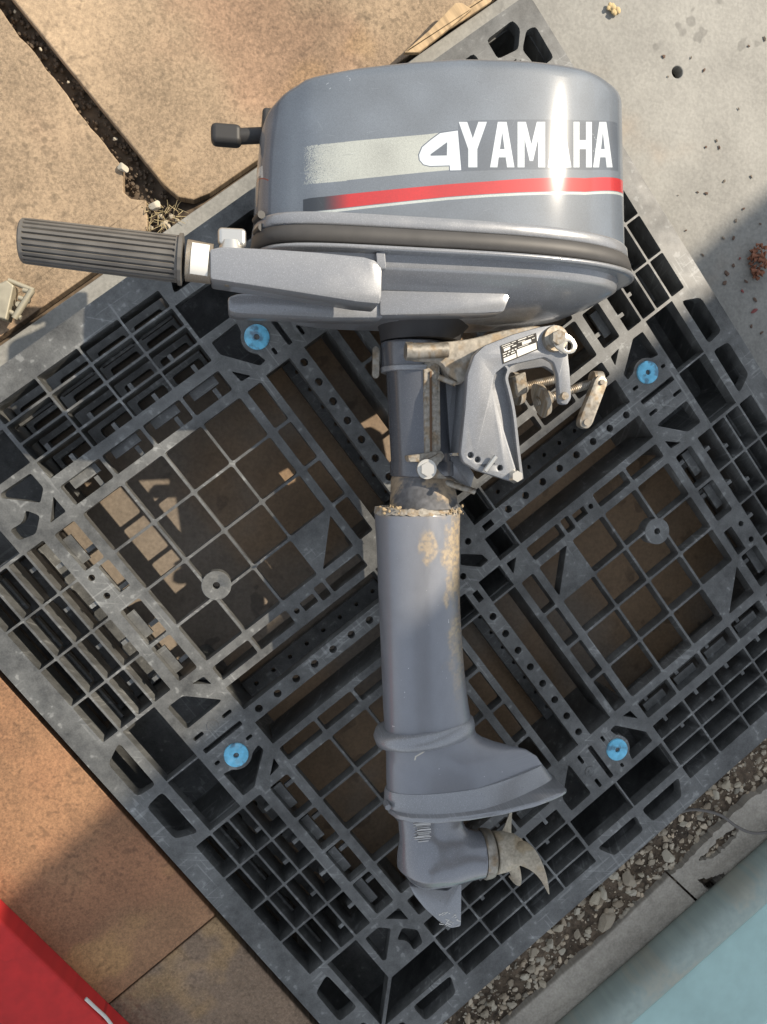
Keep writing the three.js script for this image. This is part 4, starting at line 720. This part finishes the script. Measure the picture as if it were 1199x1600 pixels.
{ // red painted panel with a pale edging strip
  const H = 0.165, P = [[-150, 1294], [240, 1668], [-100, 1760], [-400, 1500]].map(p => G(...p, H));
  const t = tex(512, 512, (u, v, o) => { const a = fbm(u * 5, v * 5, 1801, 5, 5), b = fbm(u * 70, v * 70, 1805, 3, 70), sp = sstep(0.74, 0.8, vnoise(u * 60, v * 60, 1809, 60)) * sstep(0.5, 0.65, a) * 0.45, k = (0.9 + (a - 0.5) * 0.5 + (b - 0.5) * 0.25) * (1 - sp); o[0] = 0.52 * k; o[1] = 0.022 * k; o[2] = 0.02 * k; });
  const r = group('red_panel', 'red painted metal panel lying on the brown steel plates', 'panel');
  part('panel_face', uvS(slab(roundPoly(P, 0.004), H, 0.035, 0.003, 2), 0.6), mat({ map: t, roughness: 0.85 }), r);
  const c = new THREE.CatmullRomCurve3([[134, 1560], [150, 1575], [166, 1590], [178, 1606]].map(([x, y]) => { const q = G(x, y, H + 0.002); return new THREE.Vector3(q[0], H + 0.002, q[1]); }));
  part('edging_strip', new THREE.TubeGeometry(c, 16, 0.0022, 8), mat({ color: lin(0.55, 0.53, 0.48), roughness: 0.6 }), r);
}
{ // cable over the gravel
  const c = new THREE.CatmullRomCurve3([[1058, 1272], [1080, 1266], [1105, 1268], [1130, 1276], [1152, 1292], [1176, 1302], [1215, 1300], [1300, 1290]].map(([x, y]) => { const q = G(x, y, 0.045); return new THREE.Vector3(q[0], 0.043, q[1]); }));
  top('cable', new THREE.TubeGeometry(c, 50, 0.0026, 8), mat({ color: lin(0.12, 0.11, 0.10), roughness: 0.7 }), 'thin grey cable curving from under the pallet over the gravel', 'cable');
}
{ // end of a pale metal profile on the plate
  const pm = mat({ color: lin(0.44, 0.40, 0.30), roughness: 0.55, metalness: 0.35, map: rep(smudge, 8) }), H = 0.035;
  const g = group('metal_profile', 'end of a pale ribbed metal profile lying on the brown plate', 'metal profile');
  const f = (p) => roundPoly(p.map(q => { const w = G(...q, H); return w; }), 0.002);
  part('face', slab(f([[-60, 430], [0, 442], [10, 437], [22, 446], [10, 500], [-10, 494], [-60, 480]]), H, 0.028, 0.002), pm, g);
  for (const [x0, y0, x1, y1] of [[12, 437, 52, 453], [35, 452, 52, 456], [28, 464, 46, 470], [14, 486, 32, 496]]) { const a = G(x0, y0, H - 0.004), b = G(x1, y1, H - 0.004); part('flange', rod([a[0], H - 0.008, a[1]], [b[0], H - 0.008, b[1]], 0.0035, 0.0035, 8), pm, g); }
  { const a = G(50, 453, H - 0.004), b = G(22, 497, H - 0.004); part('flange', rod([a[0], H - 0.006, a[1]], [b[0], H - 0.006, b[1]], 0.0045, 0.0045, 8), pm, g); const h = G(27, 474, H); part('rivet', rod([h[0], 0.01, h[1]], [h[0], H - 0.006, h[1]], 0.004, 0.004, 12), pm, g); }
}

// ---------------------------------------------------------------- debris
{
  const chip = (name, pts, H, th, m, label, cat) => top(name, uvS(slab(roundPoly(pts.map(p => G(...p, H)), 0.001), H, th, 0.0012), 0.2), m, label, cat);
  const woodM = mat({ map: tex(256, 256, (u, v, o) => { const a = fbm(u * 40, v * 5, 1901, 4), k = 0.75 + (a - 0.5) * 0.7; o[0] = 0.56 * k; o[1] = 0.40 * k; o[2] = 0.23 * k; }), roughness: 0.9 });
  chip('wood_splinter', [[632, 82], [638, 76], [672, 46], [712, 4], [722, 4], [738, 14], [700, 46], [655, 82]], 0.030, 0.008, woodM, 'torn light wood splinter on the brown plate behind the pallet', 'wood splinter');
  chip('wood_splinter', [[690, 40], [752, -6], [775, -14], [768, 2], [720, 34], [700, 46]], 0.020, 0.006, woodM, 'narrow yellowish wood splinter at the edge of the grey plate', 'wood splinter');
  // stones and straw at the end of the open joint
  for (const [x, y, r] of [[243, 322, 10], [193, 264, 9], [178, 212, 4], [256, 346, 8], [268, 334, 5], [262, 350, 5], [234, 352, 6], [222, 344, 5], [20, 10, 3], [60, 70, 3], [104, 122, 3], [250, 334, 5], [276, 340, 4]]) {
    const [a, b] = G(x, y, 0.0), s = r / 1000, o = top('pebble', stoneV[Math.floor(rnd() * 8)], stoneM[r > 8 ? 3 : 0], 'pale pebble in the open joint between the brown plates', 'pebble', { group: 'pebbles in the plate joint' }); o.scale.set(s, s * 0.8, s); o.rotation.set(rr(-0.4, 0.4), rr(0, 6), 0); o.position.set(a, r > 8 ? 0.004 : -0.012, b);
  }
  const strawM = mat({ color: lin(0.42, 0.34, 0.19), roughness: 1 }); const straws = [];
  for (let i = 0; i < 60; i++) { const [x, z] = G(rr(222, 290), rr(318, 362), 0.002), a = rr(0, 6.28), l = rr(0.006, 0.02); straws.push(rod([x, rr(-0.012, 0.004), z], [x + Math.cos(a) * l, rr(-0.01, 0.006), z + Math.sin(a) * l], 0.0006, 0.0003, 5)); }
  top('dry_grass', straws, strawM, 'wisps of dry grass at the plate corner', 'dry grass', { kind: 'stuff' });
  // crumbs of soil in the joint
  const cr = []; for (let i = 0; i < 500; i++) { const g = new THREE.IcosahedronGeometry(rr(0.001, 0.004), 0); g.translate(rr(-0.034, 0.008), rr(-0.028, -0.018), rr(-1.02, -0.615)); cr.push(g); }
  top('soil_crumbs', cr, mat({ map: soilT, roughness: 1 }), 'dark crumbs of soil filling the joint between the brown plates', 'soil', { kind: 'stuff' });
  // things lying on the grey plate
  const coneM = mat({ color: lin(0.22, 0.09, 0.05), roughness: 0.9 });
  { const g = group('pine_cone', 'withered brown cone on the shaded grey plate', 'cone'); const [a, b] = G(1184, 384, 0.01), [c, d] = G(1186, 432, 0.01); for (let i = 0; i < 46; i++) { const t = i / 46, r = 0.009 * Math.sin((0.15 + 0.85 * (1 - t)) * 2.6) + 0.001, th = i * 2.4; const q = new THREE.ConeGeometry(rr(0.002, 0.0055), rr(0.006, 0.014), 5); q.rotateZ(1.2 * Math.cos(th)); q.rotateX(1.2 * Math.sin(th)); q.translate(lerp(a, c, t) + rr(-0.006, 0.006) + r * Math.cos(th) * 0.8, 0.012 + r * Math.sin(th) * 0.8, lerp(b, d, t) + r * Math.cos(th) * 0.5); part('scale', q, coneM, g); } }
  const leafM = [mat({ color: lin(0.20, 0.06, 0.055), roughness: 0.9 }), mat({ color: lin(0.11, 0.07, 0.05), roughness: 0.9 }), mat({ color: lin(0.16, 0.13, 0.10), roughness: 0.9 })];
  const spots = [[1136, 427, 6], [1133, 442, 5], [1166, 440, 5], [1178, 486, 8], [1180, 468, 5], [1150, 345, 4], [1162, 326, 4], [1132, 283, 4], [1124, 230, 4], [1104, 302, 5], [1130, 372, 5], [1146, 372, 4], [1098, 398, 4], [1100, 110, 4], [1037, 88, 4], [1195, 60, 5], [1170, 72, 3], [1174, 276, 4], [1146, 415, 4], [1160, 455, 4], [1174, 510, 4], [1120, 220, 4], [1103, 230, 3], [1090, 300, 3], [1154, 170, 3], [1190, 520, 5], [1178, 420, 4], [1156, 404, 3], [1188, 350, 3], [1060, 305, 2], [1040, 340, 2], [1044, 120, 2], [1080, 90, 3], [1072, 360, 3]];
  for (const [x, y, r] of spots) { const [a, b] = G(x, y, 0.002), s = r / 1000, lf = stoneV[Math.floor(rnd() * 8)]; const o = top('leaf_scrap', lf, leafM[y > 400 ? Math.floor(rnd() * 2) : 1 + Math.floor(rnd() * 2)], 'tiny shrivelled brown leaf scrap on the grey plate', 'leaf scrap', { group: 'leaf scraps on the grey plate' }); o.scale.set(s, s * 0.45, s * rr(0.5, 1)); o.rotation.y = rr(0, 6.28); o.position.set(a, 0.0025, b); }
  { const g = group('dried_flower', 'pale dried seed head on the sunny grey plate', 'seed head'), [a, b] = G(958, 14, 0.006); const m = mat({ color: lin(0.50, 0.38, 0.20), roughness: 1 }); for (let i = 0; i < 16; i++) { const q = new THREE.IcosahedronGeometry(rr(0.002, 0.0045), 1); q.scale(1, 0.6, 1.3); q.rotateY(rr(0, 6)); q.translate(a + rr(-0.006, 0.006), rr(0.003, 0.008), b + rr(-0.008, 0.008)); part('petal', q, m, g); } }
}

// ---------------------------------------------------------------- unseen roof, added and shaped so its edge shades the lower right
{
  const roofM = mat({ color: lin(0.78, 0.78, 0.76), roughness: 0.6 }), postM = mat({ color: lin(0.32, 0.32, 0.31), roughness: 0.6 });  // roof made pale so its underside bounces light down
  const c = group('shade_canopy', 'unseen flat metal roof on posts, added to shade the lower right', 'shade_canopy');
  const ez = 3.0, edgeZ = -0.034 + 0.152 * (ez - TOP), put = (g) => { g.rotateY(0.045); g.translate(3.0, 0, edgeZ - 0.01); return g; };
  part('roof_sheet', put(box(0, ez + 0.03, 0.56, 9, 0.05, 1.10)), roofM, c);
  part('front_beam', put(box(0, ez - 0.045, 0.08, 9, 0.09, 0.08)), postM, c); part('rear_beam', put(box(0, ez - 0.045, 1.04, 9, 0.09, 0.08)), postM, c);
  for (const x of [-4.3, 4.3]) part('post', put(box(x, (ez - 0.09) / 2, 1.04, 0.09, ez - 0.092, 0.07)), postM, c);
}
renderer.render(scene, camera);
